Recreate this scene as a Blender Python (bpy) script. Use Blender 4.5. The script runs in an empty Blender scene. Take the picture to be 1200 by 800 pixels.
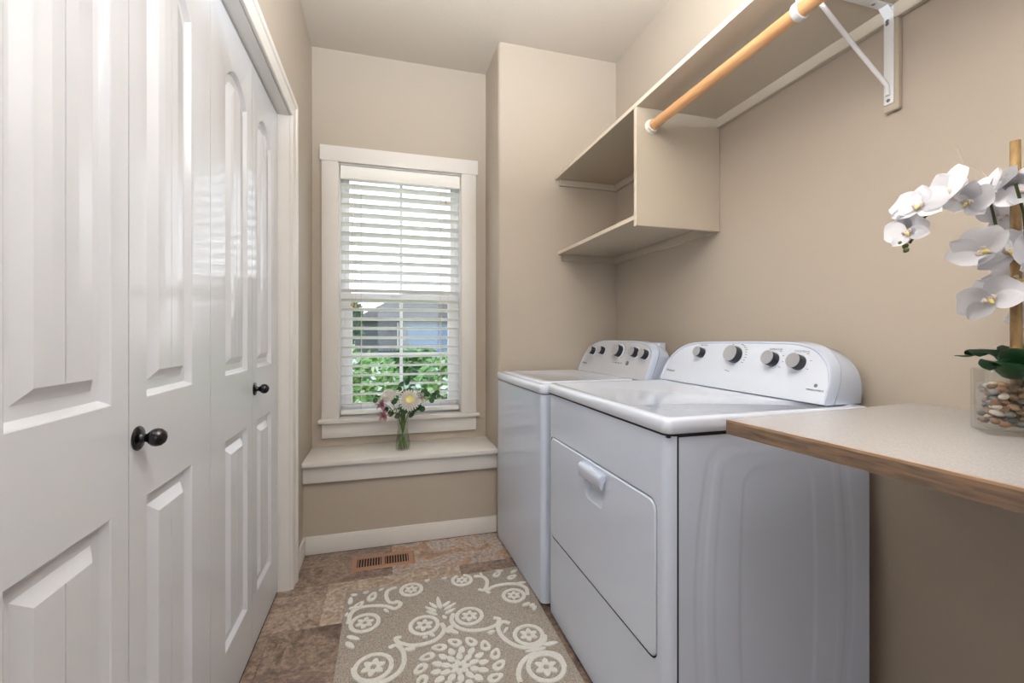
import bpy, bmesh, math, random
from mathutils import Vector, Matrix, noise
random.seed(7)
R = math.radians
C = bpy.context.scene.collection
S = bpy.context.scene

# ------------------------------------------------------------------ camera
CAM_H = 1.14; FPX = 519.0; YAW = math.atan(148/519)
cam_data = bpy.data.cameras.new('camera'); cam = bpy.data.objects.new('camera', cam_data); C.objects.link(cam)
cam.location = (0, 0, CAM_H); cam.rotation_euler = (R(90), 0, -YAW)
cam_data.sensor_width = 36; cam_data.lens = FPX/1200*36; cam_data.shift_y = -9/1200
cam_data.clip_start = 0.02; cam_data.clip_end = 300
S.camera = cam

# ------------------------------------------------------------------ sky, light, exposure
w = bpy.data.worlds.new('sky'); S.world = w; w.use_nodes = True
wn = w.node_tree; bg = wn.nodes['Background']
wtc = wn.nodes.new('ShaderNodeTexCoord'); wsep = wn.nodes.new('ShaderNodeSeparateXYZ')
wr = wn.nodes.new('ShaderNodeValToRGB')
wr.color_ramp.elements[0].position = 0.0; wr.color_ramp.elements[0].color = (1.0, 1.0, 1.0, 1)
wr.color_ramp.elements[1].position = 0.8; wr.color_ramp.elements[1].color = (.62, .76, 1.0, 1)
wn.links.new(wtc.outputs['Generated'], wsep.inputs[0]); wn.links.new(wsep.outputs['Z'], wr.inputs[0])
wn.links.new(wr.outputs[0], bg.inputs[0]); bg.inputs[1].default_value = 3.4

def area(name, loc, rot, sx, sy, power, col):
    d = bpy.data.lights.new(name, 'AREA'); d.shape = 'RECTANGLE'; d.size = sx; d.size_y = sy
    d.energy = power; d.color = col
    o = bpy.data.objects.new(name, d); o.location = loc; o.rotation_euler = rot; C.objects.link(o); return o
ld = bpy.data.lights.new('ceiling_globe_light', 'POINT'); ld.shadow_soft_size = .25; ld.energy = 27; ld.color = (1.0, .98, .96)
lo = bpy.data.objects.new('ceiling_globe_light', ld); lo.location = (.30, .42, 2.14); C.objects.link(lo)
area('rear_fill', (0.45, -3.5, 1.5), (R(90), 0, 0), 1.2, 1.4, 18, (.80, .90, 1.0))  # cool fill added behind the camera; the rear wall has no doorway
area('ceiling_bounce_fill', (.25, .55, 1.95), (R(180), 0, 0), .5, .5, 112, (.86, .94, 1.0))  # unseen upward fill added to brighten the ceiling and the room below
S.view_settings.view_transform = 'Standard'; S.view_settings.look = 'None'
S.view_settings.exposure = 0.0; S.view_settings.gamma = 1.0
try: S.view_settings.use_curve_mapping = False
except Exception: pass

# ------------------------------------------------------------------ materials
def mat(name, col, rough=.5, metal=0., bump=None, var=None, spec=.5, coat=0., trans=0., ior=1.45, emit=None, coords='Object', bdist=.002):
    """bump=(scale, strength) noise relief; var=(scale, colour2, detail) noise colour variation"""
    m = bpy.data.materials.new(name); m.use_nodes = True; nt = m.node_tree; b = nt.nodes['Principled BSDF']
    b.inputs['Base Color'].default_value = (*col, 1); b.inputs['Roughness'].default_value = rough
    b.inputs['Metallic'].default_value = metal; b.inputs['Specular IOR Level'].default_value = spec
    b.inputs['Coat Weight'].default_value = coat; b.inputs['Coat Roughness'].default_value = .06
    b.inputs['Transmission Weight'].default_value = trans; b.inputs['IOR'].default_value = ior
    tc = nt.nodes.new('ShaderNodeTexCoord')
    if bump:
        n = nt.nodes.new('ShaderNodeTexNoise'); n.inputs['Scale'].default_value = bump[0]; n.inputs['Detail'].default_value = 3
        bp = nt.nodes.new('ShaderNodeBump'); bp.inputs['Strength'].default_value = bump[1]; bp.inputs['Distance'].default_value = bdist
        nt.links.new(tc.outputs[coords], n.inputs['Vector']); nt.links.new(n.outputs['Fac'], bp.inputs['Height'])
        nt.links.new(bp.outputs[0], b.inputs['Normal'])
    if var:
        n = nt.nodes.new('ShaderNodeTexNoise'); n.inputs['Scale'].default_value = var[0]; n.inputs['Detail'].default_value = var[2] if len(var) > 2 else 3
        r = nt.nodes.new('ShaderNodeValToRGB'); r.color_ramp.elements[0].position = .35; r.color_ramp.elements[1].position = .65
        r.color_ramp.elements[0].color = (*col, 1); r.color_ramp.elements[1].color = (*var[1], 1)
        nt.links.new(tc.outputs[coords], n.inputs['Vector']); nt.links.new(n.outputs['Fac'], r.inputs[0]); nt.links.new(r.outputs[0], b.inputs['Base Color'])
    if emit: b.inputs['Emission Color'].default_value = (*emit[0], 1); b.inputs['Emission Strength'].default_value = emit[1]
    return m
def srgb(r, g, b):
    return tuple(((x/255)/12.92 if x/255 <= .04045 else ((x/255+.055)/1.055)**2.4) for x in (r, g, b))
M = {}
M['wall'] = mat('wall_paint', srgb(180,168,154), .45, bump=(170, .22), spec=.35)
M['ceiling'] = mat('ceiling_paint', srgb(194,184,172), .6, bump=(60, .35), spec=.2)
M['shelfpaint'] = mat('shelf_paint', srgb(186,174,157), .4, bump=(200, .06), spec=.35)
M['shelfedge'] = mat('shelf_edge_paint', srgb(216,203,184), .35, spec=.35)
M['trim'] = mat('white_trim_paint', srgb(226,221,216), .32, bump=(60, .04), spec=.5)
M['door'] = mat('white_door_paint', srgb(216,218,224), .13, bump=(240, .05), spec=.5)
M['enamel'] = mat('white_enamel', srgb(208,217,235), .10, spec=.5, coat=.3)
M['enamel_top'] = mat('glossy_lit_enamel_top', srgb(222,229,244), .13, spec=.5, coat=.5)  # glossier, paler copy of the enamel; lit brightness of the tops put into colour
M['enamel_panel'] = mat('white_console_plastic', srgb(220,226,238), .3, spec=.5)
M['silver_panel'] = mat('silver_console_plastic', srgb(198,199,204), .3, spec=.5)
M['seam'] = mat('dark_seam', (.03,.03,.035), .8)
M['black'] = mat('black_plastic', (.02,.022,.03), .35)
M['ink'] = mat('grey_print', (.16,.17,.19), .6)
M['brushed'] = mat('brushed_metal', (.52,.52,.55), .36, metal=.65, bump=(300, .05))
M['bronze'] = mat('dark_bronze', (.05,.048,.055), .22, metal=.9)
M['whitemetal'] = mat('white_coated_metal', srgb(228,228,230), .35)
M['steel'] = mat('screw_steel', (.25,.24,.25), .4, metal=.8)
M['plastic'] = mat('white_plastic', srgb(235,232,224), .4)
M['vinyl'] = mat('white_vinyl', srgb(240,240,240), .35)
M['slat'] = mat('white_slat', srgb(248,246,241), .35)
M['cord'] = mat('cream_cord', srgb(226,214,192), .8)
M['tassel'] = mat('wood_tassel', srgb(214,186,140), .6)
M['laminate'] = mat('grey_laminate', srgb(184,180,181), .25, var=(350, srgb(172,168,168), 2), spec=.5)
M['vent'] = mat('tan_vent_metal', srgb(164,124,100), .45)
M['dark'] = mat('dark_void', (.015,.012,.01), .9)
M['rug'] = mat('rug_taupe', srgb(148,137,127), .95, bump=(420, 1.0), var=(300, srgb(208,198,187), 5), spec=.1, bdist=.004)
M['rugw'] = mat('rug_ivory', srgb(252,250,246), .95, bump=(420, 1.0), var=(200, srgb(238,234,226), 4), spec=.1, bdist=.004)
M['stem'] = mat('green_stem', srgb(84,110,48), .5)
M['dstem'] = mat('dark_green_stem', srgb(62,72,38), .5)
M['orchid_leaf'] = mat('orchid_leaf_green', srgb(30,78,48), .35, var=(8, srgb(48,98,62)))
M['petal'] = mat('white_petal', srgb(248,248,252), .55, bump=(60, .05))
M['petal_tint'] = mat('blush_petal', srgb(243,228,218), .55)
M['lip'] = mat('yellow_lip', srgb(236,214,140), .5)
M['bud'] = mat('green_bud', srgb(84,96,48), .5)
M['euc'] = mat('eucalyptus_leaf', srgb(66,108,68), .5, var=(20, srgb(98,138,92)))
M['pink'] = mat('pink_petal', srgb(214,150,172), .5, var=(40, srgb(236,200,208)))
M['cream'] = mat('cream_petal', srgb(240,234,226), .5)
M['yellow'] = mat('yellow_petal', srgb(240,230,160), .5)

def nodes_mat(name):
    m = bpy.data.materials.new(name); m.use_nodes = True; return m, m.node_tree, m.node_tree.nodes['Principled BSDF']
def ramp(nt, stops):
    r = nt.nodes.new('ShaderNodeValToRGB'); e = r.color_ramp.elements
    while len(e) < len(stops): e.new(.5)
    for i, (p, c) in enumerate(stops): e[i].position = p; e[i].color = (*c, 1)
    return r
# stone-look vinyl tiles, two tones
def stone(name, a, b, c, seed):
    m, nt, p = nodes_mat(name)
    tc = nt.nodes.new('ShaderNodeTexCoord'); mp = nt.nodes.new('ShaderNodeMapping'); mp.inputs['Location'].default_value = (seed, seed*2, 0)
    nt.links.new(tc.outputs['Object'], mp.inputs[0])
    n1 = nt.nodes.new('ShaderNodeTexNoise'); n1.inputs['Scale'].default_value = 7; n1.inputs['Detail'].default_value = 9; n1.inputs['Roughness'].default_value = .68; n1.inputs['Distortion'].default_value = 1.2
    n2 = nt.nodes.new('ShaderNodeTexNoise'); n2.inputs['Scale'].default_value = 55; n2.inputs['Detail'].default_value = 6; n2.inputs['Roughness'].default_value = .75
    nt.links.new(mp.outputs[0], n1.inputs['Vector']); nt.links.new(mp.outputs[0], n2.inputs['Vector'])
    r1 = ramp(nt, [(.34, a), (.46, b), (.56, c), (.68, a)]); nt.links.new(n1.outputs['Fac'], r1.inputs[0])
    r2 = ramp(nt, [(.35, (.40,.38,.38)), (.62, (1.3,1.28,1.26))]); nt.links.new(n2.outputs['Fac'], r2.inputs[0])
    mx = nt.nodes.new('ShaderNodeMix'); mx.data_type = 'RGBA'; mx.blend_type = 'MULTIPLY'; mx.inputs[0].default_value = .85
    nt.links.new(r1.outputs[0], mx.inputs[6]); nt.links.new(r2.outputs[0], mx.inputs[7]); nt.links.new(mx.outputs[2], p.inputs['Base Color'])
    bp = nt.nodes.new('ShaderNodeBump'); bp.inputs['Strength'].default_value = .35; bp.inputs['Distance'].default_value = .002
    nt.links.new(n2.outputs['Fac'], bp.inputs['Height']); nt.links.new(bp.outputs[0], p.inputs['Normal'])
    p.inputs['Roughness'].default_value = .42; return m
STONE = [stone('stone_tile_brown', srgb(122,100,88), srgb(152,134,122), srgb(180,160,144), 1.3),
         stone('stone_tile_grey', srgb(134,122,118), srgb(186,176,172), srgb(172,138,104), 4.1),
         stone('stone_tile_tan', srgb(158,140,126), srgb(198,184,170), srgb(172,152,134), 8.7),
         stone('stone_tile_umber', srgb(100,82,72), srgb(132,114,104), srgb(158,138,122), 12.9)]
def woodmat(name, a, b, scale=(1, 12, 12), rough=.4, wave=6):
    m, nt, p = nodes_mat(name)
    tc = nt.nodes.new('ShaderNodeTexCoord'); mp = nt.nodes.new('ShaderNodeMapping'); mp.inputs['Scale'].default_value = scale
    nt.links.new(tc.outputs['Object'], mp.inputs[0])
    n = nt.nodes.new('ShaderNodeTexNoise'); n.inputs['Scale'].default_value = wave; n.inputs['Detail'].default_value = 6; n.inputs['Distortion'].default_value = .6
    nt.links.new(mp.outputs[0], n.inputs['Vector'])
    r = ramp(nt, [(.33, a), (.66, b)]); nt.links.new(n.outputs['Fac'], r.inputs[0]); nt.links.new(r.outputs[0], p.inputs['Base Color'])
    p.inputs['Roughness'].default_value = rough; return m
M['rodwood'] = woodmat('honey_wood', srgb(210,154,104), srgb(230,180,130), (14, 1, 14), .35)
M['edgewood'] = woodmat('worn_wood_edge', srgb(84,72,62), srgb(132,106,84), (30, 3.5, 40), .5, 4)
M['edgestrip'] = woodmat('light_edge_lip', srgb(140,114,92), srgb(172,142,116), (30, 4, 30), .5, 4)
M['bamboo'] = woodmat('bamboo_cane', srgb(122,86,48), srgb(190,156,104), (10, 10, 3), .4, 4)
def pane_mat(name, tint=(1,1,1), fac=.06):
    m = bpy.data.materials.new(name); m.use_nodes = True; nt = m.node_tree; nt.nodes.remove(nt.nodes['Principled BSDF'])
    out = nt.nodes['Material Output']; t = nt.nodes.new('ShaderNodeBsdfTransparent'); t.inputs[0].default_value = (*tint, 1)
    g = nt.nodes.new('ShaderNodeBsdfGlossy'); g.inputs['Roughness'].default_value = .02
    fr = nt.nodes.new('ShaderNodeLayerWeight'); fr.inputs['Blend'].default_value = .5
    pw = nt.nodes.new('ShaderNodeMath'); pw.operation = 'POWER'; pw.inputs[1].default_value = 4.0; nt.links.new(fr.outputs['Facing'], pw.inputs[0])
    ma = nt.nodes.new('ShaderNodeMath'); ma.operation = 'ADD'; ma.inputs[1].default_value = fac; nt.links.new(pw.outputs[0], ma.inputs[0])
    mx = nt.nodes.new('ShaderNodeMixShader'); mt = nt.nodes.new('ShaderNodeMath'); mt.operation = 'MULTIPLY'; mt.inputs[1].default_value = .7
    nt.links.new(ma.outputs[0], mt.inputs[0]); nt.links.new(mt.outputs[0], mx.inputs[0]); nt.links.new(t.outputs[0], mx.inputs[1]); nt.links.new(g.outputs[0], mx.inputs[2]); nt.links.new(mx.outputs[0], out.inputs[0])
    return m
M['pane'] = pane_mat('window_glass', (.98,.99,1), .04)
M['glass'] = pane_mat('clear_vase_glass', (.965,.975,.975), .05)
M['glass2'] = pane_mat('greenish_vase_glass', (.95,.97,.94), .05)
M['water'] = pane_mat('water', (.95,.97,.93), .03)

# ------------------------------------------------------------------ object helpers
def origin(o):
    v = Vector((0,0,0))
    while o is not None: v = v + o.location; o = o.parent
    return v
def link(name, me, m, parent=None, smooth=None, label=None):
    """mesh authored in room coordinates; moved to its parent's base"""
    o = bpy.data.objects.new(name, me); C.objects.link(o)
    if m is not None:
        for x in (m if isinstance(m, (list, tuple)) else [m]): me.materials.append(x)
    if smooth is not None:
        me.shade_smooth(); me.set_sharp_from_angle(angle=R(smooth))
    if parent is not None:
        o.parent = parent; me.transform(Matrix.Translation(-origin(parent)))
    if label: o['label'] = label
    return o
def bm_link(name, bm, m, parent=None, smooth=None, label=None):
    bmesh.ops.recalc_face_normals(bm, faces=bm.faces)
    me = bpy.data.meshes.new(name); bm.to_mesh(me); bm.free()
    return link(name, me, m, parent, smooth, label)
def add_box(bm, x0, x1, y0, y1, z0, z1, bev=0, seg=2, mi=0):
    b = bmesh.new()
    r = bmesh.ops.create_cube(b, size=1)
    for v in b.verts: v.co = Vector((x0 if v.co.x < 0 else x1, y0 if v.co.y < 0 else y1, z0 if v.co.z < 0 else z1))
    if bev: bmesh.ops.bevel(b, geom=list(b.edges), offset=bev, segments=seg, affect='EDGES', profile=.5)
    merge(bm, b, mi)
def merge(bm, b, mi=0):
    vm = {}
    for v in b.verts: vm[v] = bm.verts.new(v.co)
    for f in b.faces:
        try: nf = bm.faces.new([vm[v] for v in f.verts]); nf.material_index = mi
        except ValueError: pass
    b.free()
def box(name, x0, x1, y0, y1, z0, z1, m, parent=None, bev=0, seg=2, label=None):
    bm = bmesh.new(); add_box(bm, x0, x1, y0, y1, z0, z1, bev, seg)
    return bm_link(name, bm, m, parent, 35 if bev else None, label)
def thing(name, label, cat, loc=(0,0,0), group=None):
    o = bpy.data.objects.new(name, None); C.objects.link(o); o.location = loc; o.empty_display_size = .05
    o['label'] = label; o['category'] = cat
    if group: o['group'] = group
    return o
def tag(o, label, cat, group=None):
    o['label'] = label; o['category'] = cat
    if group: o['group'] = group
    return o
def struct(o, label=None, cat=None):
    o['kind'] = 'structure'
    if label: o['label'] = label
    if cat: o['category'] = cat
    return o
def add_tube(bm, pts, rad, seg=10, mi=0, caps=True):
    pts = [Vector(p) for p in pts]; rr = rad if isinstance(rad, (list, tuple)) else [rad]*len(pts)
    rings = []; prev = None
    for i, p in enumerate(pts):
        t = (pts[min(i+1, len(pts)-1)] - pts[max(i-1, 0)]).normalized()
        if prev is None: n = t.orthogonal().normalized()
        else: n = (prev - t*prev.dot(t)).normalized()
        prev = n; bb = t.cross(n)
        rings.append([bm.verts.new(p + (n*math.cos(2*math.pi*k/seg) + bb*math.sin(2*math.pi*k/seg))*rr[i]) for k in range(seg)])
    for a, b in zip(rings, rings[1:]):
        for k in range(seg):
            f = bm.faces.new((a[k], a[(k+1) % seg], b[(k+1) % seg], b[k])); f.material_index = mi
    if caps:
        bm.faces.new(rings[0][::-1]).material_index = mi; bm.faces.new(rings[-1]).material_index = mi
def tube(name, pts, rad, m, parent=None, seg=12, label=None):
    bm = bmesh.new(); add_tube(bm, pts, rad, seg); return bm_link(name, bm, m, parent, 50, label)
def add_lathe(bm, prof, origin_, axis, seg=24, mi=0, up=None):
    """prof: (radius, height along axis)"""
    ax = Vector(axis).normalized(); n = ax.orthogonal().normalized(); b = ax.cross(n); o = Vector(origin_)
    rings = []
    for r, hh in prof:
        if r <= 1e-6: rings.append([bm.verts.new(o + ax*hh)])
        else: rings.append([bm.verts.new(o + ax*hh + (n*math.cos(2*math.pi*k/seg)+b*math.sin(2*math.pi*k/seg))*r) for k in range(seg)])
    for a, c in zip(rings, rings[1:]):
        for k in range(seg):
            q = [a[k % len(a)], a[(k+1) % len(a)], c[(k+1) % len(c)], c[k % len(c)]]
            u = []
            for x in q:
                if x not in u: u.append(x)
            if len(u) >= 3: bm.faces.new(u).material_index = mi
def lathe(name, prof, o_, axis, m, parent=None, seg=24, smooth=40, label=None):
    bm = bmesh.new(); add_lathe(bm, prof, o_, axis, seg); return bm_link(name, bm, m, parent, smooth, label)
def fill(bm, loops, mi=0):
    """fill a flat region bounded by closed vertex loops (first outer, rest holes)"""
    es = []
    for lp in loops:
        for i in range(len(lp)):
            a, b = lp[i], lp[(i+1) % len(lp)]
            e = bm.edges.get((a, b)) or bm.edges.new((a, b)); es.append(e)
    r = bmesh.ops.triangle_fill(bm, use_beauty=True, use_dissolve=False, edges=es)
    for g in r['geom']:
        if isinstance(g, bmesh.types.BMFace): g.material_index = mi
def strip(bm, a, b, mi=0):
    n = len(a)
    for i in range(n):
        bm.faces.new((a[i], a[(i+1) % n], b[(i+1) % n], b[i])).material_index = mi
def rrect(y0, y1, z0, z1, r, n=5):
    pts = []
    for cy, cz, a0 in ((y1-r, z1-r, 0), (y0+r, z1-r, 90), (y0+r, z0+r, 180), (y1-r, z0+r, 270)):
        for k in range(n+1):
            a = R(a0 + 90*k/n); pts.append((cy + r*math.cos(a), cz + r*math.sin(a)))
    return pts
def text_obj(name, s, size, o_, right, up, m, parent, extrude=.0002, label=None, bold=False):
    cu = bpy.data.curves.new(name, 'FONT'); cu.body = s; cu.size = size; cu.align_x = 'CENTER'; cu.align_y = 'CENTER'; cu.extrude = extrude
    if bold: cu.offset = size*.02
    tmp = bpy.data.objects.new('tmp', cu); C.objects.link(tmp); bpy.context.view_layer.update()
    me = bpy.data.meshes.new_from_object(tmp.evaluated_get(bpy.context.evaluated_depsgraph_get()))
    bpy.data.objects.remove(tmp); bpy.data.curves.remove(cu)
    rt = Vector(right).normalized(); u = Vector(up).normalized(); n = rt.cross(u)
    mx = Matrix(((rt.x, u.x, n.x, o_[0]), (rt.y, u.y, n.y, o_[1]), (rt.z, u.z, n.z, o_[2]), (0,0,0,1)))
    me.transform(mx); me.materials.clear()
    return link(name, me, m, parent, None, label)

XL, XR, ZC = -.41, 1.36, 2.80        # left wall, right wall, ceiling
YF, YS, YC = 2.777, 2.49, 2.44       # window wall, front of the seat wall, face of the chase
XC = .617                            # side of the chase
YB = -3.6

# ------------------------------------------------------------------ setting
# floor with vinyl tiles
fl = struct(box('floor', XL-.9, XR+.1, YB-.3, YF+.1, -.06, -.004, M['dark']))
row = 0; y = 2.475; tiles = []
offs = {0: (.03, .60), 1: (-.252, .60), 2: (-.12, .60)}
while y > YB:
    y0 = y - .305; off = [.03, -.252, .18, -.45][row % 4]
    x = off - 1.2
    while x < XR:
        xa, xb = max(x, XL-.05), min(x+.60, XR)
        if xb - xa > .03: tiles.append((xa, xb, y0, y))
        x += .60
    y = y0; row += 1
pick = [2, 3, 1, 1, 3, 2, 1, 0, 0, 2, 3, 1, 0, 3, 2, 1]
for i, (xa, xb, ya, yb) in enumerate(tiles):
    k = pick[i % len(pick)]
    if yb > 2.4: k = 3 if xa < 0 else 1
    elif yb > 2.1: k = 0 if xb < -.2 else (2 if xa < -.2 else 3)
    elif yb > 1.8: k = 3
    bm = bmesh.new(); add_box(bm, xa+.0006, xb-.0006, ya+.0006, yb-.0006, -.004, 0, .0008, 1)
    bm_link('tile', bm, STONE[k], fl)
struct(box('ceiling', XL-.2, XR+.2, YB-.3, YF+.2, ZC, ZC+.1, M['ceiling']))
struct(box('wall_right', XR, XR+.12, YB-.3, YF+.2, 0, ZC, M['wall']))
# left wall with the closet opening
CY1 = 2.165; CY0 = .20; CZ = 2.11
bm = bmesh.new()
add_box(bm, XL-.12, XL, CY1, YF+.2, 0, ZC); add_box(bm, XL-.12, XL, YB-.3, CY0, 0, ZC); add_box(bm, XL-.12, XL, CY0, CY1, CZ, ZC)
struct(bm_link('wall_left', bm, M['wall']))
bm = bmesh.new()
add_box(bm, XL-.9, XL-.88, CY0-.3, CY1+.3, 0, ZC); add_box(bm, XL-.88, XL-.12, CY0-.3, CY0-.28, 0, ZC); add_box(bm, XL-.88, XL-.12, CY1+.28, CY1+.3, 0, ZC)
struct(bm_link('wall_closet', bm, M['wall']))
# window wall with the window opening
WX0, WX1, WZ0, WZ1 = -.262, .454, .655, 2.135
bm = bmesh.new()
add_box(bm, XL-.1, WX0-.004, YF, YF+.16, 0, ZC); add_box(bm, WX1+.004, XR, YF, YF+.16, 0, ZC)
add_box(bm, WX0-.004, WX1+.004, YF, YF+.16, 0, .621); add_box(bm, WX0-.004, WX1+.004, YF, YF+.16, WZ1+.008, ZC)
struct(bm_link('wall_far', bm, M['wall']))
struct(box('wall_seat_front', XL, XC, YS, YF, 0, .455, M['wall']))
# chase with a rounded corner
bm = bmesh.new(); rr_ = .022; prof = [(XC, YF)]
for k in range(7):
    a = R(180 + 90*k/6); prof.append((XC+rr_+rr_*math.cos(a), YC+rr_+rr_*math.sin(a)))
prof += [(XR, YC), (XR, YF)]
lo = [bm.verts.new((x, y, 0)) for x, y in prof]; hi = [bm.verts.new((x, y, ZC)) for x, y in prof]
strip(bm, lo, hi); bm.faces.new(lo); bm.faces.new(hi)
struct(bm_link('wall_chase', bm, M['wall'], None, 30))
struct(box('wall_rear', XL-.1, XR+.1, YB-.12, YB, 0, ZC, M['wall']))
# baseboards
def baseboard(name, x0, x1, y0, y1, hgt=.093):
    bm = bmesh.new(); add_box(bm, x0, x1, y0, y1, 0, hgt, .003, 2); struct(bm_link(name, bm, M['trim'], None, 40))
baseboard('baseboard_far', XL+.013, XC-.001, YS-.014, YS)
baseboard('baseboard_left', XL, XL+.013, 2.245, YS)
baseboard('baseboard_right', XR-.013, XR, YB, YC)
baseboard('baseboard_chase', XC+.03, XR-.013, YC-.013, YC)
# closet casing and jambs
def casing_profile(): return [(0, 0), (0, .010), (.004, .013), (.012, .013), (.015, .010), (.030, .013), (.052, .015), (.056, .020), (.062, .022), (.074, .022), (.077, .018), (.077, 0)]
def extrude_prof(bm, prof, fn0, fn1):
    a = [bm.verts.new(fn0(*p)) for p in prof]; b = [bm.verts.new(fn1(*p)) for p in prof]
    strip(bm, a, b); bm.faces.new(a); bm.faces.new(b)
bm = bmesh.new()
extrude_prof(bm, casing_profile(), lambda o, t: (XL+t, CY1+.003+o, 0), lambda o, t: (XL+t, CY1+.003+o, CZ+.003+o))
extrude_prof(bm, casing_profile(), lambda o, t: (XL+t, CY0-.003-o, CZ+.003+o), lambda o, t: (XL+t, CY1+.003+o, CZ+.003+o))
extrude_prof(bm, casing_profile(), lambda o, t: (XL+t, CY0-.003-o, 0), lambda o, t: (XL+t, CY0-.003-o, CZ+.003+o))
struct(bm_link('trim_1', bm, M['trim'], None, 30))
bm = bmesh.new()
add_box(bm, XL-.12, XL, CY1-.001, CY1+.014, 0, CZ); add_box(bm, XL-.12, XL, CY0-.014, CY0+.001, 0, CZ); add_box(bm, XL-.12, XL, CY0, CY1, CZ-.001, CZ+.014)
add_box(bm, XL-.12, XL-.088, CY1-.012, CY1, 0, CZ); add_box(bm, XL-.12, XL-.088, CY0, CY1, CZ-.012, CZ)
struct(bm_link('trim_2', bm, M['trim']))

# ------------------------------------------------------------------ bifold closet doors
DX = -.457
def panel_loops(y0, y1, z0, z1, arch, ins, dx, n=24):
    c = (y0+y1)/2; hw = (y1-y0)/2; pts = []
    g = .003/(hw-.0)
    ts = sorted(set([-1+2*k/n for k in range(n+1)] + [-g, g, 0]))
    for t in ts: pts.append((DX+dx, c + t*(hw-ins), z1 - ins + arch*(1-t*t)))
    for t in reversed(ts): pts.append((DX+dx, c + t*(hw-ins), z0 + ins))
    return pts, ts
def door_leaf(parent, y0, y1, left_stile, right_stile):
    bm = bmesh.new(); z0, z1 = .012, CZ-.009; g = .0018
    y0 += g; y1 -= g
    outer = [bm.verts.new(p) for p in ((DX, y0, z0), (DX, y1, z0), (DX, y1, z1), (DX, y0, z1))]
    holes = []
    for (a, b, arch) in ((1.015, 1.905, .062), (.19, .82, 0.)):
        ya, yb = y0+left_stile, y1-right_stile
        L = []
        for ins, dx in ((0, 0), (.003, -.0015), (.006, -.0065), (.011, -.013), (.026, -.014), (.030, -.014), (.048, -.002), (.051, -.0005)):
            pts, ts = panel_loops(ya, yb, a, b, arch, ins, dx)
            L.append([bm.verts.new(p) for p in pts])
        for p, q in zip(L, L[1:]): strip(bm, p, q)
        holes.append(L[0]); top = L[-1]; n = len(ts)
        i0 = ts.index(0); T = top[:n]; B = top[n:][::-1]       # both from y low to y high
        for lo, hi in ((0, i0-1), (i0+1, n-1)):
            for i in range(lo, hi): bm.faces.new((T[i], T[i+1], B[i+1], B[i]))
        gt = bm.verts.new(T[i0].co + Vector((-.006, 0, -.004))); gb = bm.verts.new(B[i0].co + Vector((-.006, 0, .004)))
        bm.faces.new((T[i0-1], gt, gb, B[i0-1])); bm.faces.new((gt, T[i0+1], B[i0+1], gb))
        bm.faces.new((T[i0-1], T[i0], gt)); bm.faces.new((T[i0], T[i0+1], gt)); bm.faces.new((B[i0-1], B[i0], gb)); bm.faces.new((B[i0], B[i0+1], gb))
    fill(bm, [outer]+holes)
    back = [bm.verts.new(v.co + Vector((-.035, 0, 0))) for v in outer]
    strip(bm, outer, back); bm.faces.new(back)
    return bm_link('door_leaf', bm, M['door'], parent, 25)
def door_knob(leaf, y, z):
    prof = [(0, 0), (.023, 0), (.0235, .002), (.022, .004), (.018, .0055), (.010, .007), (.0075, .012), (.0085, .017), (.013, .021), (.0165, .026), (.0175, .032), (.016, .039), (.011, .045), (.004, .048), (0, .0485)]
    return lathe('door_knob', prof, (DX, y, z), (1, 0, 0), M['bronze'], leaf, 28, 40, 'dark bronze round knob on a round plate')
for nm, (ya, ym, yb) in (('door_1', (.585, .982, 1.378)), ('door_2', (1.378, 1.768, 2.159))):
    d = bpy.data.objects.new(nm, None); C.objects.link(d); d.location = (DX, ya, 0); struct(d)
    a = door_leaf(d, ya, ym, .115, .052); b = door_leaf(d, ym, yb, .062, .115)
    door_knob(b, ym+.030, .94)
d = bpy.data.objects.new('door_3', None); C.objects.link(d); d.location = (DX, CY0, 0); struct(d)
door_leaf(d, CY0+.003, .584, .06, .11)

# ------------------------------------------------------------------ window
win = bpy.data.objects.new('window_1', None); C.objects.link(win); win.location = (.094, YF, WZ0); struct(win)
T = M['trim']
box('head_casing', -.366, .561, YF-.024, YF, 2.143, 2.233, T, win, .002)
box('side_casing', -.357, WX0-.004, YF-.019, YF, .643, 2.143, T, win, .002)
box('side_casing', WX1+.004, .550, YF-.019, YF, .643, 2.143, T, win, .002)
box('window_stool', -.372, .568, YF-.045, YF+.10, .622, .645, T, win, .004)
box('window_apron', -.355, .550, YF-.019, YF, .535, .622, T, win, .002)
bm = bmesh.new()   # lining of the opening
add_box(bm, WX0-.004, WX0, YF, YF+.16, .645, WZ1+.004); add_box(bm, WX1, WX1+.004, YF, YF+.16, .645, WZ1+.004); add_box(bm, WX0-.004, WX1+.004, YF, YF+.16, WZ1, WZ1+.008)
bm_link('window_lining', bm, T, win)
V = M['vinyl']
def frame_mesh(x0, x1, z0, z1, y0, y1, w_, b_=None, t_=None, bev=.002):
    b_ = w_ if b_ is None else b_; t_ = w_ if t_ is None else t_
    bm = bmesh.new(); add_box(bm, x0, x0+w_, y0, y1, z0, z1, bev, 1); add_box(bm, x1-w_, x1, y0, y1, z0, z1, bev, 1)
    add_box(bm, x0+w_, x1-w_, y0, y1, z0, z0+b_, bev, 1); add_box(bm, x0+w_, x1-w_, y0, y1, z1-t_, z1, bev, 1); return bm
bm_link('window_frame', frame_mesh(WX0, WX1, .645, WZ1, YF+.085, YF+.15, .018, .02, .02), V, win)
up = bm_link('upper_sash', frame_mesh(WX0+.018, WX1-.018, 1.335, WZ1-.02, YF+.118, YF+.140, .03, .035, .03), V, win)
lw = bm_link('lower_sash', frame_mesh(WX0+.018, WX1-.018, .665, 1.39, YF+.092, YF+.116, .048, .05, .042), V, win)
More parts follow.
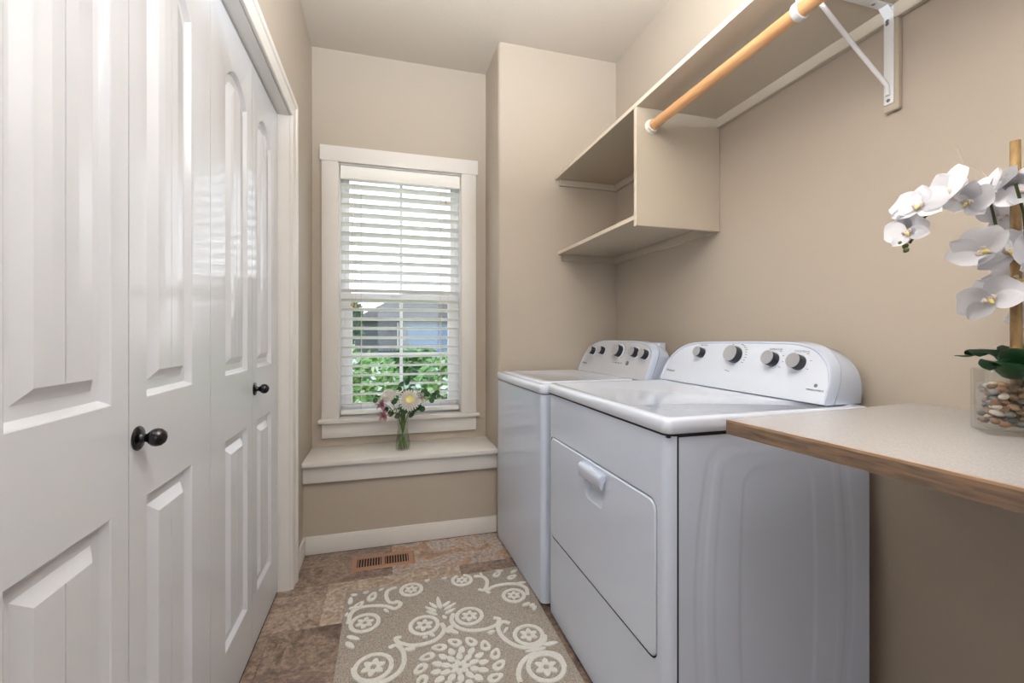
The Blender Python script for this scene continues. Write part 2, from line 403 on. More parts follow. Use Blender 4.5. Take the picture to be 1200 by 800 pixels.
box('sash_lock', .03, .09, YF+.084, YF+.092, 1.37, 1.385, V, lw, .002)
box('pane', WX0+.04, WX1-.04, YF+.1285, YF+.1295, 1.36, WZ1-.045, M['pane'], up)
box('pane', WX0+.062, WX1-.062, YF+.1045, YF+.1055, .71, 1.352, M['pane'], lw)
mz = 1.012; cx_ = .094
box('muntin', cx_-.010, cx_+.010, YF+.124, YF+.128, 1.37, WZ1-.05, V, up, .001, 1)
box('muntin', WX0+.048, WX1-.048, YF+.124, YF+.128, 1.74, 1.758, V, up, .001, 1)
box('muntin', cx_-.010, cx_+.010, YF+.099, YF+.1035, .715, 1.348, V, lw, .001, 1)
box('muntin', WX0+.066, WX1-.066, YF+.0985, YF+.103, mz-.010, mz+.010, V, lw, .001, 1)

# window seat
ws = thing('window_bench', 'white painted ledge below the window, running from the left wall to the washer corner', 'bench', (.1, 2.6, .455))
box('seat_board', XL+.001, XC-.001, YC, YF-.001, .460, .486, T, ws, .004)
box('seat_apron', XL+.001, XC-.001, YS-.022, YS, .371, .460, T, ws, .002)

# ------------------------------------------------------------------ blind
bl = thing('window_blind', 'white horizontal slat blind lowered and tilted open inside the window', 'blind', (.096, YF+.04, 2.1))
bx0, bx1, by = WX0+.006, WX1-.006, YF+.040
box('head_rail', bx0, bx1, by-.026, by+.026, 2.085, 2.130, M['slat'], bl, .003)
bm = bmesh.new()
vp = [(.0,2.052),(.006,2.050),(.012,2.056),(.012,2.066),(.010,2.070),(.010,2.108),(.012,2.114),(.012,2.126),(.006,2.131),(.0,2.131)]
extrude_prof(bm, vp, lambda o, z: (bx0, by-.036-o, z), lambda o, z: (bx1, by-.036-o, z))
bm_link('valance', bm, M['slat'], bl, 30)
def slat_mesh():
    bm = bmesh.new(); n = 5; W = .053; t = .003; tilt = R(-17)
    lo_, hi_ = [], []
    for k in range(n+1):
        s_ = -W/2 + W*k/n; c_ = .0018*(1-(2*s_/W)**2)
        for lst, dz in ((hi_, t/2), (lo_, -t/2)):
            yy, zz = s_, c_+dz
            lst.append((yy*math.cos(tilt)-zz*math.sin(tilt), yy*math.sin(tilt)+zz*math.cos(tilt)))
    ring = hi_ + lo_[::-1]
    a = [bm.verts.new((bx0, p[0], p[1])) for p in ring]; b = [bm.verts.new((bx1, p[0], p[1])) for p in ring]
    strip(bm, a, b); bm.faces.new(a); bm.faces.new(b); bmesh.ops.recalc_face_normals(bm, faces=bm.faces)
    me = bpy.data.meshes.new('slat'); bm.to_mesh(me); bm.free(); me.materials.append(M['slat']); return me
sm_ = slat_mesh(); sm_.transform(Matrix.Translation((-bl.location.x, 0, 0)))
zs = 2.022; NS = 24; slats = []
for k in range(NS):
    o = bpy.data.objects.new('slat', sm_); C.objects.link(o); o.parent = bl; o.location = (0, by-bl.location.y, zs-.0566*k-bl.location.z); slats.append(zs-.0566*k)
box('bottom_rail', bx0, bx1, by-.026, by+.026, .662, .684, M['slat'], bl, .004)
for x in (bx0+.115, bx1-.115):
    bm = bmesh.new()
    for dy in (-.033, .033): add_tube(bm, [(x, by+dy, 2.085), (x, by+dy, .684)], .0011, 6)
    for z in slats:
        add_tube(bm, [(x, by-.033, z-.004), (x, by+.033, z-.004)], .0007, 5)
    bm_link('ladder_cord', bm, M['cord'], bl)
lc = tube('tilt_cord', [(bx0+.066, by-.052, 2.06), (bx0+.067, by-.052, 1.335)], .0011, M['cord'], bl, 6)
lathe('tassel', [(0,0),(.007,.003),(.008,.010),(.005,.022),(.002,.028)], (bx0+.067, by-.052, 1.300), (0,0,1), M['tassel'], lc, 12)
lc2 = tube('tilt_cord', [(bx0+.080, by-.052, 2.06), (bx0+.084, by-.052, 1.32)], .0011, M['cord'], bl, 6)
lathe('tassel', [(0,0),(.007,.003),(.008,.010),(.005,.022),(.002,.028)], (bx0+.085, by-.052, 1.290), (0,0,1), M['tassel'], lc2, 12)
lc3 = tube('lift_cord', [(bx1-.085, by-.052, 2.06), (bx1-.085, by-.052, 1.975)], .0012, M['cord'], bl, 6)
lathe('tassel', [(0,0),(.007,.003),(.008,.010),(.005,.022),(.002,.028)], (bx1-.085, by-.052, 1.945), (0,0,1), M['tassel'], lc3, 12)

# ------------------------------------------------------------------ appliances
def console(root, outline, back, x0, k, z0, xs, xb, facemat, knobs, name_brand):
    """outline (y,z) of the sloping front face, ring meshes to the seam and the back"""
    bm = bmesh.new()
    cy = sum(p[0] for p in outline)/len(outline); cz = z0+.06
    fx = lambda z: x0 + k*(z-z0)
    nrm = Vector((-1, 0, k)).normalized()
    def ring(scale_in, push):
        out = []
        for (y, z) in outline:
            d = Vector((0, y-cy, z-cz)); L = d.length
            sy = (abs(y-cy)-scale_in)/abs(y-cy) if abs(y-cy) > scale_in*2 else 1
            yy = cy+(y-cy)*max(sy, .5); zz = z - scale_in if z > cz else z
            if z <= z0+.001: zz = z
            out.append(Vector((fx(zz), yy, zz)) + nrm*push)
        return out
    R0 = [bm.verts.new(p) for p in ring(.010, .0)]
    R1 = [bm.verts.new(p) for p in ring(.007, .003)]
    R2 = [bm.verts.new(p) for p in ring(.003, .003)]
    R3 = [bm.verts.new(p) for p in ring(.0, -.004)]
    R4 = [bm.verts.new(Vector((xs, y, z))) for (y, z) in outline] if False else [bm.verts.new(Vector((fx(z)+.030, y, z))) for (y, z) in outline]
    f = bm.faces.new(R0); f.material_index = 1
    for a, b in ((R0, R1), (R1, R2), (R2, R3), (R3, R4)): strip(bm, a, b)
    R4b = [bm.verts.new(v.co + Vector((0, (cy-v.co.y)*.006, -.0015 if v.co.z > cz else 0))) for v in R4]
    R5 = [bm.verts.new(v.co + Vector((.0025, 0, 0))) for v in R4b]
    strip(bm, R4, R4b); strip(bm, R4b, R5, 2)
    R6 = [bm.verts.new(Vector((fx(z)+.0325, y, z))) for (y, z) in outline]
    strip(bm, R5, R6)
    R7 = [bm.verts.new((xb-.012, y, z)) for (y, z) in back]; R8 = [bm.verts.new((xb, cy+(y-cy)*.985, z0+(z-z0)*.96)) for (y, z) in back]
    strip(bm, R6, R7); strip(bm, R7, R8); bm.faces.new(R8)
    co = bm_link('console', bm, [M['enamel'], facemat, M['seam']], root, 28)
    for (y, z, r) in knobs:
        p = Vector((fx(z), y, z))
        bm = bmesh.new()
        add_lathe(bm, [(r*1.28, 0), (r*1.25, .0015), (r*1.02, .002)], p, nrm, 28, 1)
        add_lathe(bm, [(r*.98, .001), (r, .004), (r*.96, .024), (r*.90, .028)], p, nrm, 28, 0)
        add_lathe(bm, [(r*.97, .028), (r*.93, .031), (r*.86, .031), (0, .0305)], p, nrm, 28, 2)
        add_box(bm, 0, 0, 0, 0, 0, 0)
        bm.verts.ensure_lookup_table()
        bmesh.ops.delete(bm, geom=bm.verts[-8:], context='VERTS')
        bm_link('knob', bm, [M['black'], M['enamel_panel'], M['brushed']], co, 40)
    return co, fx, nrm
def smooth_outline(pts, n=3):
    """Catmull-Rom through pts (open, bottom edge straight)"""
    out = []
    for i in range(len(pts)-1):
        p0 = pts[max(i-1,0)]; p1 = pts[i]; p2 = pts[i+1]; p3 = pts[min(i+2, len(pts)-1)]
        for k in range(n):
            t = k/n
            out.append(tuple(.5*((2*p1[j]) + (-p0[j]+p2[j])*t + (2*p0[j]-5*p1[j]+4*p2[j]-p3[j])*t*t + (-p0[j]+3*p1[j]-3*p2[j]+p3[j])*t**3) for j in (0,1)))
    out.append(pts[-1]); return out

# ---- dryer
dr = thing('clothes_dryer', 'white front-loading dryer with four silver dials, beside the wood-edged counter', 'dryer', (.95, 1.30, 0))
E_ = M['enamel']; X0, X1, Y0, Y1 = .640, 1.285, .905, 1.700
# front panel with door recess
bm = bmesh.new()
def cab_ring(inset, z): 
    pts = []
    r = .028
    # rounded front corners
    for cy, a0 in ((Y1-r, 90), (Y0+r, 180)):
        for k in range(6):
            a = R(a0 + 90*k/5); pts.append((X0+r+(r-inset)*math.cos(a)+0, cy + (r-inset)*math.sin(a), z))
    return pts
dy0, dy1, dz0, dz1 = .950, 1.672, .335, .728
r = .026
front_lo, front_hi = .020, .896
# rounded corner columns
for cy, a0 in ((Y1-r, 90), (Y0+r, 180)):
    lo, hi = [], []
    for k in range(7):
        a = R(a0+90*k/6); lo.append(bm.verts.new((X0+r+r*math.cos(a), cy+r*math.sin(a), front_lo))); hi.append(bm.verts.new((X0+r+r*math.cos(a), cy+r*math.sin(a), front_hi)))
    for k in range(6): bm.faces.new((lo[k], lo[k+1], hi[k+1], hi[k]))
yL, yH = Y0+r, Y1-r
outer = [bm.verts.new(p) for p in ((X0, yL, front_lo), (X0, yH, front_lo), (X0, yH, front_hi), (X0, yL, front_hi))]
h0 = [bm.verts.new((X0, y, z)) for y, z in rrect(dy0-.004, dy1+.002, dz0-.004, dz1+.004, .030)]
h1 = [bm.verts.new((X0+.018, y, z)) for y, z in rrect(dy0-.004, dy1+.002, dz0-.004, dz1+.004, .030)]
fill(bm, [outer, h0]); strip(bm, h0, h1, 1); f = bm.faces.new(h1); f.material_index = 1
for v0, v1 in (((X0+r, Y0, front_hi), (X0+r, Y1, front_hi)),):
    pass
bmesh.ops.remove_doubles(bm, verts=bm.verts, dist=.0001)
bm_link('front_panel', bm, [E_, M['seam']], dr, 40)
# door plate with scoop hole
bm = bmesh.new(); xf = X0-.003
o0 = [bm.verts.new((xf+.003, y, z)) for y, z in rrect(dy0, dy1-.002, dz0, dz1, .027)]
o1 = [bm.verts.new((xf, y, z)) for y, z in rrect(dy0+.004, dy1-.006, dz0+.004, dz1-.004, .024)]
ob = [bm.verts.new((xf+.018, y, z)) for y, z in rrect(dy0, dy1-.002, dz0, dz1, .027)]
strip(bm, ob, o0); strip(bm, o0, o1)
hy0, hy1 = 1.205, 1.365
s0 = [bm.verts.new((xf, y, z)) for y, z in rrect(hy0+.012, hy1-.012, .600, .700, .026)]
s1 = [bm.verts.new((xf+.004, y, z)) for y, z in rrect(hy0+.015, hy1-.015, .603, .698, .025)]
s2 = [bm.verts.new((xf+.017, y, z)) for y, z in rrect(hy0+.024, hy1-.026, .632, .694, .016)]
fill(bm, [o1, s0]); strip(bm, s0, s1); strip(bm, s1, s2); bm.faces.new(s2)
door = bm_link('dryer_door', bm, E_, dr, 18)
bm = bmesh.new()
hp = [(0, .716), (-.012, .717), (-.018, .712), (-.020, .702), (-.018, .678), (-.014, .672), (-.009, .674), (-.008, .692), (0, .700)]
extrude_prof(bm, hp, lambda o, z: (xf+o, hy0, z-.004), lambda o, z: (xf+o, hy1, z-.004))
bmesh.ops.bevel(bm, geom=[e for e in bm.edges if abs(e.verts[0].co.y-e.verts[1].co.y) < 1e-5], offset=.0022, segments=2, affect='EDGES')
bm_link('door_handle', bm, E_, door, 40)
# near side panel with pressed relief (grid)
def side_panel(name, root, y, x0, x1, z0, z1, sgn):
    bm = bmesh.new(); nx, nz = 150, 110; xc = (x0+x1)/2 - .005; zc = .47
    def sst(a, b, t): t = max(0, min(1, (t-a)/(b-a))); return t*t*(3-2*t)
    rows = []
    for j in range(nz+1):
        z = z0+(z1-z0)*j/nz; rw = []
        for i in range(nx+1):
            x = x0+(x1-x0)*i/nx; d = 0
            u = abs(x-xc); q = (z-zc)/.40
            for W, H, dep in ((.262, 1.0, .0035), (.232, .97, -.0035), (.205, .93, .0030), (.128, .84, .0045)):
                w_ = W*(1-.17*q*q)
                qz = abs(q)/H
                cz_ = H*.40
                dd = min((w_-u), (cz_-abs(z-zc))*.9)      # distance inside
                a_ = max(0, .05-(w_-u)); b_ = max(0, .05-(cz_-abs(z-zc)))
                if a_ > 0 and b_ > 0: dd = .05-math.hypot(a_, b_)
                d += .36*dep*sst(0, .011, dd)
            rw.append(bm.verts.new((x, y+sgn*d, z)))
        rows.append(rw)
    for j in range(nz):
        for i in range(nx): bm.faces.new((rows[j][i], rows[j][i+1], rows[j+1][i+1], rows[j+1][i]))
    e0 = [rows[0][0], rows[0][-1], rows[-1][-1], rows[-1][0]]
    o = bm_link(name, bm, E_, root); o.data.shade_smooth(); return o
side_panel('side_panel', dr, Y0+.001, X0+r+.006, X1, .022, .893, 1)
bm = bmesh.new()
add_box(bm, X0+.016, X1-.004, Y0+.012, Y1-.002, .022, .896)
for (x, yy) in ((X0+.06, Y0+.05), (X0+.06, Y1-.05), (X1-.06, Y0+.05), (X1-.06, Y1-.05)):
    add_lathe(bm, [(.018, 0), (.018, .010), (.008, .012), (.008, .03)], (x, yy, 0), (0,0,1), 12, 1)
bm_link('cabinet_body', bm, [E_, M['black']], dr)
# corner column edge against side panel: dark seam strip
box('panel_seam', X0+r-.001, X0+r+.008, Y0+.004, Y0+.010, .022, .895, M['seam'], dr)
# lid/top
def top_slab(name, root, x0, x1, y0, y1, z0, z1, r=.022, e=.009):
    bm = bmesh.new()
    def ring(ins, z, rad):
        return [bm.verts.new((x, y, z)) for x, y in rrect(x0+ins, x1-ins, y0+ins, y1-ins, rad, 6)]
    L = [ring(.003, z0, r-.003), ring(0, z0+.003, r), ring(0, z1-e, r), ring(e*.3, z1-e*.3, r), ring(e, z1, r-.002), ring(.026, z1, .018), ring(.034, z1-.0035, .014)]
    bm.faces.new(L[0]); 
    for a, b in zip(L, L[1:]): strip(bm, a, b)
    bm.faces.new(L[-1]); return bm_link(name, bm, M['enamel_top'], root, 45)
top_slab('top_panel', dr, X0-.008, X1+.004, Y0-.007, Y1+.002, .903, .940)
bm = bmesh.new(); add_box(bm, X0+.004, X1-.004, Y0+.004, Y1-.003, .892, .905); bm_link('top_seam', bm, M['seam'], dr)
dout = smooth_outline([(1.722,.940),(1.716,1.0),(1.692,1.043),(1.642,1.083),(1.555,1.107),(1.35,1.114),(1.13,1.116),(1.052,1.110),(1.003,1.093),(.962,1.054),(.945,1.000),(.947,.940)])
dback = [( 1.335+(y-1.335)*.99, .94+(z-.94)*.94) for y, z in dout]
dk = [(1.500, 1.062, .0205), (1.322, 1.062, .0310), (1.158, 1.055, .0240), (1.062, 1.051, .0240)]
dco, dfx, dn = console(dr, dout, dback, 1.178, .35, .940, 1.24, 1.325, M['enamel_panel'], dk, '')
upv = Vector((.35, 0, 1)).normalized()
def on_face(fx, y, z, s, size, co, nrm_, m=None, bold=False):
    p = Vector((fx(z), y, z)) + nrm_*.0004
    return text_obj('lettering', s, size, p, (0, -1, 0), upv, m or M['ink'], co, .0001, None, bold)
on_face(dfx, 1.665, .982, 'Whirlpool', .0135, dco, dn, None, True)
on_face(dfx, 1.500, 1.094, 'PUSH START', .0072, dco, dn)
on_face(dfx, 1.158, 1.089, 'TEMPERATURE', .0078, dco, dn)
on_face(dfx, 1.062, 1.086, 'CYCLE SIGNAL', .0078, dco, dn)
on_face(dfx, .990, .977, 'WRINKLE SHIELD', .0070, dco, dn, None, True)
def marks(co, fx, nrm_, cy, cz, r, a0, a1, n, m, ln=.010):
    bm = bmesh.new(); rng = random.Random(int(cy*1000))
    for k in range(n):
        a = R(a0+(a1-a0)*k/(n-1)); yy = cy - math.cos(a)*r; zz = cz + math.sin(a)*r*.95
        L_ = ln*rng.uniform(.6, 1.2); s_ = -1 if math.cos(a) >= 0 else 1
        ya = yy; yb = yy + s_*L_
        c = [Vector((fx(z), y, z)) + nrm_*.0004 for y, z in ((ya, zz-.0010), (yb, zz-.0010), (yb, zz+.0010), (ya, zz+.0010))]
        d = [v + nrm_*.0002 for v in c]
        a_, b_ = [bm.verts.new(v) for v in c], [bm.verts.new(v) for v in d]
        strip(bm, a_, b_); bm.faces.new(b_)
    bm_link('dial_marks', bm, m, co)['kind'] = 'stuff'
marks(dco, dfx, dn, 1.322, 1.062, .043, -35, 75, 9, M['ink']); marks(dco, dfx, dn, 1.322, 1.062, .046, 95, 140, 3, M['ink'], .012); marks(dco, dfx, dn, 1.322, 1.056, .056, 250, 262, 2, M['ink'], .016)
marks(dco, dfx, dn, 1.158, 1.055, .035, -40, 60, 4, M['ink'], .007); marks(dco, dfx, dn, 1.062, 1.051, .035, -30, 60, 3, M['ink'], .007)
lathe('emblem', [(.0055, 0), (.0055, .0006), (.0035, .0006), (0, .0005)], Vector((dfx(.990), .990, .990))+dn*.0004, dn, M['ink'], dco, 14)

# ---- washer
wa = thing('washing_machine', 'white top-loading washer with five dials, in the corner by the chase', 'washer', (.95, 2.08, 0))
X0, X1, Y0, Y1 = .612, 1.25, 1.745, 2.422; r = .024
bm = bmesh.new()
def cab(z):
    pts = []
    for cx, cy, a0 in ((X1-r, Y1-r, 0), (X0+r, Y1-r, 90), (X0+r, Y0+r, 180), (X1-r, Y0+r, 270)):
        for k in range(7): a = R(a0+90*k/6); pts.append((cx+r*math.cos(a), cy+r*math.sin(a), z))
    return pts
L = [[bm.verts.new(p) for p in cab(z)] for z in (.016, .885)]
strip(bm, *L); bm.faces.new(L[0]); bm.faces.new(L[1])
for (x, yy) in ((X0+.06, Y0+.05), (X0+.06, Y1-.05), (X1-.06, Y0+.05), (X1-.06, Y1-.05)):
    add_lathe(bm, [(.018, 0), (.018, .010), (.008, .012), (.008, .03)], (x, yy, 0), (0,0,1), 12, 1)
bm_link('cabinet_body', bm, [E_, M['black']], wa, 40)
bm = bmesh.new(); add_box(bm, X0+.008, X1-.008, Y0+.008, Y1-.008, .880, .893); bm_link('top_seam', bm, M['seam'], wa)
top_slab('top_panel', wa, X0-.004, X1+.002, Y0-.001, Y1+.001, .889, .928)
bm = bmesh.new()
L = []
for ins, z in ((0, .924), (0, .931), (.003, .934), (.03, .935), (.036, .934)):
    L.append([bm.verts.new((x, y, z)) for x, y in rrect(X0+.028+ins, 1.085-ins, Y0+.04+ins, Y1-.04-ins, .03, 5)])
for a, b in zip(L, L[1:]): strip(bm, a, b)
bm.faces.new(L[0]); bm.faces.new(L[-1]); bm_link('washer_lid', bm, M['enamel_top'], wa, 40)
wout = smooth_outline([(2.418,.928),(2.412,.975),(2.396,1.025),(2.355,1.067),(2.285,1.094),(2.196,1.105),(1.942,1.107),(1.852,1.102),(1.788,1.088),(1.752,1.060),(1.742,1.02),(1.744,.928)])
wback = [(2.08+(y-2.08)*.985, .928+(z-.928)*.94) for y, z in wout]
wk = [(2.300, 1.042, .0215), (2.195, 1.046, .0215), (2.030, 1.050, .0310), (1.885, 1.048, .0245), (1.800, 1.042, .0235)]
wco, wfx, wn_ = console(wa, wout, wback, 1.112, .35, .928, 1.17, 1.245, M['silver_panel'], wk, '')
on_face(wfx, 2.365, .972, 'Whirlpool', .0135, wco, wn_, M['black'], True)
on_face(wfx, 2.020, .992, 'FILL   WASH   RINSE   SPIN', .0075, wco, wn_, M['black'], True)
lathe('start_button', [(.011, 0), (.011, .003), (.009, .004), (0, .004)], Vector((wfx(.995), 1.93, .995)), wn_, M['ink'], wco, 18, 40, 'small dark oval button')
marks(wco, wfx, wn_, 2.030, 1.050, .043, -50, 80, 9, M['ink'])
for (y, z, r_) in (wk[0], wk[1], wk[3], wk[4]): marks(wco, wfx, wn_, y, z, .032, 0, 100, 4, M['ink'], .006)
box('console_rear_cover', 1.225, 1.262, 1.80, 2.36, .93, 1.098, M['enamel'], wa, .004)
wa.rotation_euler.z = R(2.0)

# ------------------------------------------------------------------ shelf unit on right wall
sh = thing('wall_shelf', 'long beige painted wall shelf with a cubby over the washer', 'shelf', (1.36, 1.8, 1.6))
SP = M['shelfpaint']; SE = M['shelfedge']; SY0 = -.35
def board(name, x0, x1, y0, y1, z0, z1, edge='x'):
    bm = bmesh.new(); add_box(bm, x0, x1, y0, y1, z0, z1, .0012, 1)
    bmesh.ops.recalc_face_normals(bm, faces=bm.faces)
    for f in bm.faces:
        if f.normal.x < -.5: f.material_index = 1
    return bm_link(name, bm, [SP, SE], sh, 30)
board('upper_board', .960, XR-.001, SY0, YC-.001, 2.046, 2.064)
board('lower_board', .975, XR-.001, 1.580, YC-.001, 1.606, 1.624)
board('divider_panel', .960, XR-.001, 1.560, 1.580, 1.572, 2.046)
def cleat(x0, x1, y0, y1, z0, z1): box('cleat', x0, x1, y0, y1, z0, z1, SP, sh, .0015, 1)
cleat(XR-.019, XR-.001, 1.580, YC-.001, 2.006, 2.046)
cleat(XR-.019, XR-.001, SY0, 1.560, 2.006, 2.046)
cleat(.985, XR-.019, YC-.019, YC-.001, 2.010, 2.046)
cleat(XR-.019, XR-.001, 1.580, YC-.001, 1.568, 1.606)
cleat(1.0, XR-.019, YC-.019, YC-.001, 1.570, 1.606)
box('mounting_strip', XR-.016, XR-.001, .872, .910, 1.757, 2.006, SP, sh, .0015, 1)
# bracket
br = thing('shelf_bracket', 'white metal shelf and rod bracket screwed to the right wall', 'bracket', (1.34, .897, 1.77))
WM = M['whitemetal']; bx = XR-.016; cxm = XR-.019
box('wall_plate', bx-.004, bx, .882, .907, 1.775, 2.0455, WM, br, .0018, 2)
box('shelf_arm', 1.03, bx-.0005, .882, .907, 2.0415, 2.0455, WM, br, .0015, 2)
bm = bmesh.new()
ym = .8945
vs = [bm.verts.new(p) for p in ((bx-.004, ym-.0125, 2.022), (bx-.004, ym+.0125, 2.022), (bx-.024, ym+.0125, 2.0415), (bx-.024, ym-.0125, 2.0415))]
bm.faces.new(vs); bm_link('corner_web', bm, WM, br)
tube('brace', [(bx-.006, ym, 1.800), (bx-.010, ym, 1.828), (1.20, ym, 1.925), (1.092, ym, 2.010), (1.085, ym, 2.018), (1.08, ym, 2.040)], .0058, WM, br, 12)
for z in (1.786, 2.000, 2.008):
    lathe('screw', [(.0048, 0), (.0045, .0012), (.002, .0022), (0, .0018)], (bx-.004, ym+(0 if z < 2 else .003), z), (-1,0,0), M['steel'], br, 12, label='dark screw head')
lathe('screw', [(.0048, 0), (.0045, .0012), (.002, .0022), (0, .0018)], (bx-.06, ym, 2.0415), (0,0,-1), M['steel'], br, 12, label='dark screw head')
# hook ring around rod
RX, RZ = 1.027, 1.972
bm = bmesh.new()
add_lathe(bm, [(.0192, 0), (.0240, 0), (.0245, .002), (.0245, .016), (.0240, .018), (.0192, .018), (.0192, 0)], (RX, ym-.009, RZ), (0,1,0), 28)
add_box(bm, RX-.008, RX+.008, ym-.006, ym+.006, RZ+.023, 2.0416, .001, 1); add_box(bm, RX, 1.10, ym-.006, ym+.006, 2.036, 2.0416, .001, 1)
bm_link('rod_hook', bm, WM, br, 40)
# rod
rd = thing('clothes_rod', 'honey-coloured round wooden closet rod hanging under the wall shelf', 'rod', (RX, 1.0, RZ))
tube('rod', [(RX, -.30, RZ), (RX, 1.556, RZ)], .0185, M['rodwood'], rd, 28)
bm = bmesh.new(); add_lathe(bm, [(.0192, .018), (.0235, .018), (.0245, .015), (.0245, .003), (.029, .0025), (.029, 0), (0, 0)], (RX, 1.5595, RZ), (0,-1,0), 28)
bm_link('end_socket', bm, M['plastic'], rd, 40, 'white plastic socket holding the end of the rod')

# ------------------------------------------------------------------ counter
ct = thing('counter', 'grey laminate counter with worn brown wood edge fixed to the right wall', 'counter', (1.05, .3, .92))
poly = [(.712, .792), (.727, .56), (.746, .22), (.772, -.25), (.785, -.5), (XR-.001, -.5), (XR-.001, .845)]
def prism(name, poly, z0, z1, m, parent, bev=.0):
    bm = bmesh.new(); a = [bm.verts.new((x, y, z0)) for x, y in poly]; b = [bm.verts.new((x, y, z1)) for x, y in poly]
    strip(bm, a, b); bm.faces.new(a); bm.faces.new(b); 
    if bev: bmesh.ops.bevel(bm, geom=list(bm.edges), offset=bev, segments=1, affect='EDGES')
    return bm_link(name, bm, m, parent)
prism('laminate_top', poly, .926, .955, M['laminate'], ct)
def shift(p, d): return (p[0]+d[0], p[1]+d[1])
edge = poly[:5]
bm = bmesh.new()
def edge_strip(name, z0, z1, th, m):
    bm = bmesh.new(); inn = edge; outp = [shift(p, (-th, -.0)) for p in edge]
    a = [bm.verts.new((x, y, z0)) for x, y in inn+outp[::-1]]; b = [bm.verts.new((x, y, z1)) for x, y in inn+outp[::-1]]
    strip(bm, a, b); bm.faces.new(a); bm.faces.new(b); return bm_link(name, bm, m, ct)
edge_strip('wood_edge', .925, .951, .006, M['edgewood'])
edge_strip('edge_lip', .951, .9553, .006, M['edgestrip'])
box('support_cleat', XR-.02, XR-.001, -.5, .83, .88, .926, M['wall'], ct)

# ------------------------------------------------------------------ rug
rg = thing('area_rug', 'taupe rug with raised ivory scroll and flower pattern in front of washer', 'rug', (.22, 1.49, 0))
RXa, RXb, RYa, RYb = -.165, .622, .76, 2.068
bm = bmesh.new(); add_box(bm, RXa, RXb, RYa, RYb, .0005, .009, .003, 2); bm_link('rug_pile', bm, M['rug'], rg, 40)
ca, sa = math.cos(YAW), math.sin(YAW)
def floor_pt(u, v, z=.011):
    d = FPX*(z-CAM_H)/(391-v); l = (u-600)/FPX*d; return (l*ca+d*sa, d*ca-l*sa)
def rp(cx, cy): return floor_pt(390+cx/4, 660+cy/4)
bm = bmesh.new(); RZ0, RZ1 = .0092, .0122
rng = random.Random(3)
MC = 1.40
ZJ = [0.]
def nz_():
    ZJ[0] += 1.1e-5; return RZ1 + ZJ[0]
def clipin(p): return RXa+.004 < p[0] < RXb-.004 and RYa+.004 < p[1] < RYb-.004
def ribbon(pts, w0, mirror=True):
    P = []
    for i in range(len(pts)-1):                       # densify
        p0 = pts[max(i-1,0)]; p1 = pts[i]; p2 = pts[i+1]; p3 = pts[min(i+2, len(pts)-1)]
        for k in range(6):
            t = k/6; P.append(tuple(.5*((2*p1[j]) + (-p0[j]+p2[j])*t + (2*p0[j]-5*p1[j]+4*p2[j]-p3[j])*t*t + (-p0[j]+3*p1[j]-3*p2[j]+p3[j])*t**3) for j in (0,1)))
    P.append(pts[-1])
    for my in ((False, True) if mirror else (False,)):
        prev = None; RZt = nz_()
        for i, p in enumerate(P):
            q = P[min(i+1, len(P)-1)]; o_ = P[max(i-1, 0)]
            tx, ty = q[0]-o_[0], q[1]-o_[1]; L_ = math.hypot(tx, ty) or 1; nx, ny = -ty/L_, tx/L_
            ww = (w0[i] if isinstance(w0, list) else w0)*(1+.12*(noise.noise(Vector((p[0]*150, p[1]*150, 0)))))
            if i in (0, len(P)-1): ww *= .55
            a = (p[0]+nx*ww, p[1]+ny*ww); b = (p[0]-nx*ww, p[1]-ny*ww)
            ok = clipin(a) and clipin(b)
            if my: a = (a[0], 2*MC-a[1]); b = (b[0], 2*MC-b[1])
            cur = [bm.verts.new((a[0], a[1], RZ0-.002)), bm.verts.new((a[0], a[1], RZt)), bm.verts.new((b[0], b[1], RZt)), bm.verts.new((b[0], b[1], RZ0-.002))] if ok else None
            if cur and prev:
                for k in range(3): bm.faces.new((prev[k], prev[k+1], cur[k+1], cur[k]))
            prev = cur
def blob(cx, cy, a, b, ang, mirror=True, hole=False):
    """petal a long, b wide, pointing along ang (world)"""
    for my in ((False, True) if mirror else (False,)):
        ring_o, ring_i = [], []; RZt = nz_()
        for k in range(14):
            t = 2*math.pi*k/14
            def pt(s_):
                x = math.cos(t)*a*s_; y = math.sin(t)*b*s_*(1-.25*math.cos(t))*(1+rng.uniform(-.07,.07))
                X = cx + x*math.cos(ang)-y*math.sin(ang); Y = cy + x*math.sin(ang)+y*math.cos(ang)
                return (X, 2*MC-Y if my else Y)
            ring_o.append(pt(1)); ring_i.append(pt(.38))
        if not all(clipin(p) for p in ring_o): continue
        lo_ = [bm.verts.new((*p, RZ0-.002)) for p in ring_o]; hi_ = [bm.verts.new((*p, RZt)) for p in ring_o]
        strip(bm, lo_, hi_)
        if hole:
            hi2 = [bm.verts.new((*p, RZt)) for p in ring_i]; lo2 = [bm.verts.new((*p, RZ0-.002)) for p in ring_i]
            strip(bm, hi_, hi2); strip(bm, hi2, lo2)
        else: bm.faces.new(hi_)
def scroll(cx, cy, r, tail, start=0):
    c = rp(cx, cy); mir = c[1] > 1.52
    ribbon([(c[0]+r*math.cos(a_), c[1]+r*math.sin(a_)) for a_ in [2*math.pi*k/20 for k in range(21)]], .0080, mir)
    for k in range(6):
        a_ = 2*math.pi*k/6+.3; blob(c[0]+math.cos(a_)*r*.42, c[1]+math.sin(a_)*r*.42, r*.27, r*.19, a_, mir)
    if tail: ribbon([rp(*p) for p in tail], .0085, mir)
scroll(150, 278, .052, [(72,285),(85,235),(125,208),(190,198),(250,200),(290,212),(318,192),(300,178),(285,190)])
scroll(368, 122, .044, [(300,112),(262,125),(250,150),(262,180),(290,186)])
scroll(605, 78, .042, [(660,60),(700,62),(722,80),(720,108),(705,128),(682,120)])
scroll(848, 150, .044, [(912,150),(905,115),(860,96),(800,98),(750,110),(722,130),(738,140)])
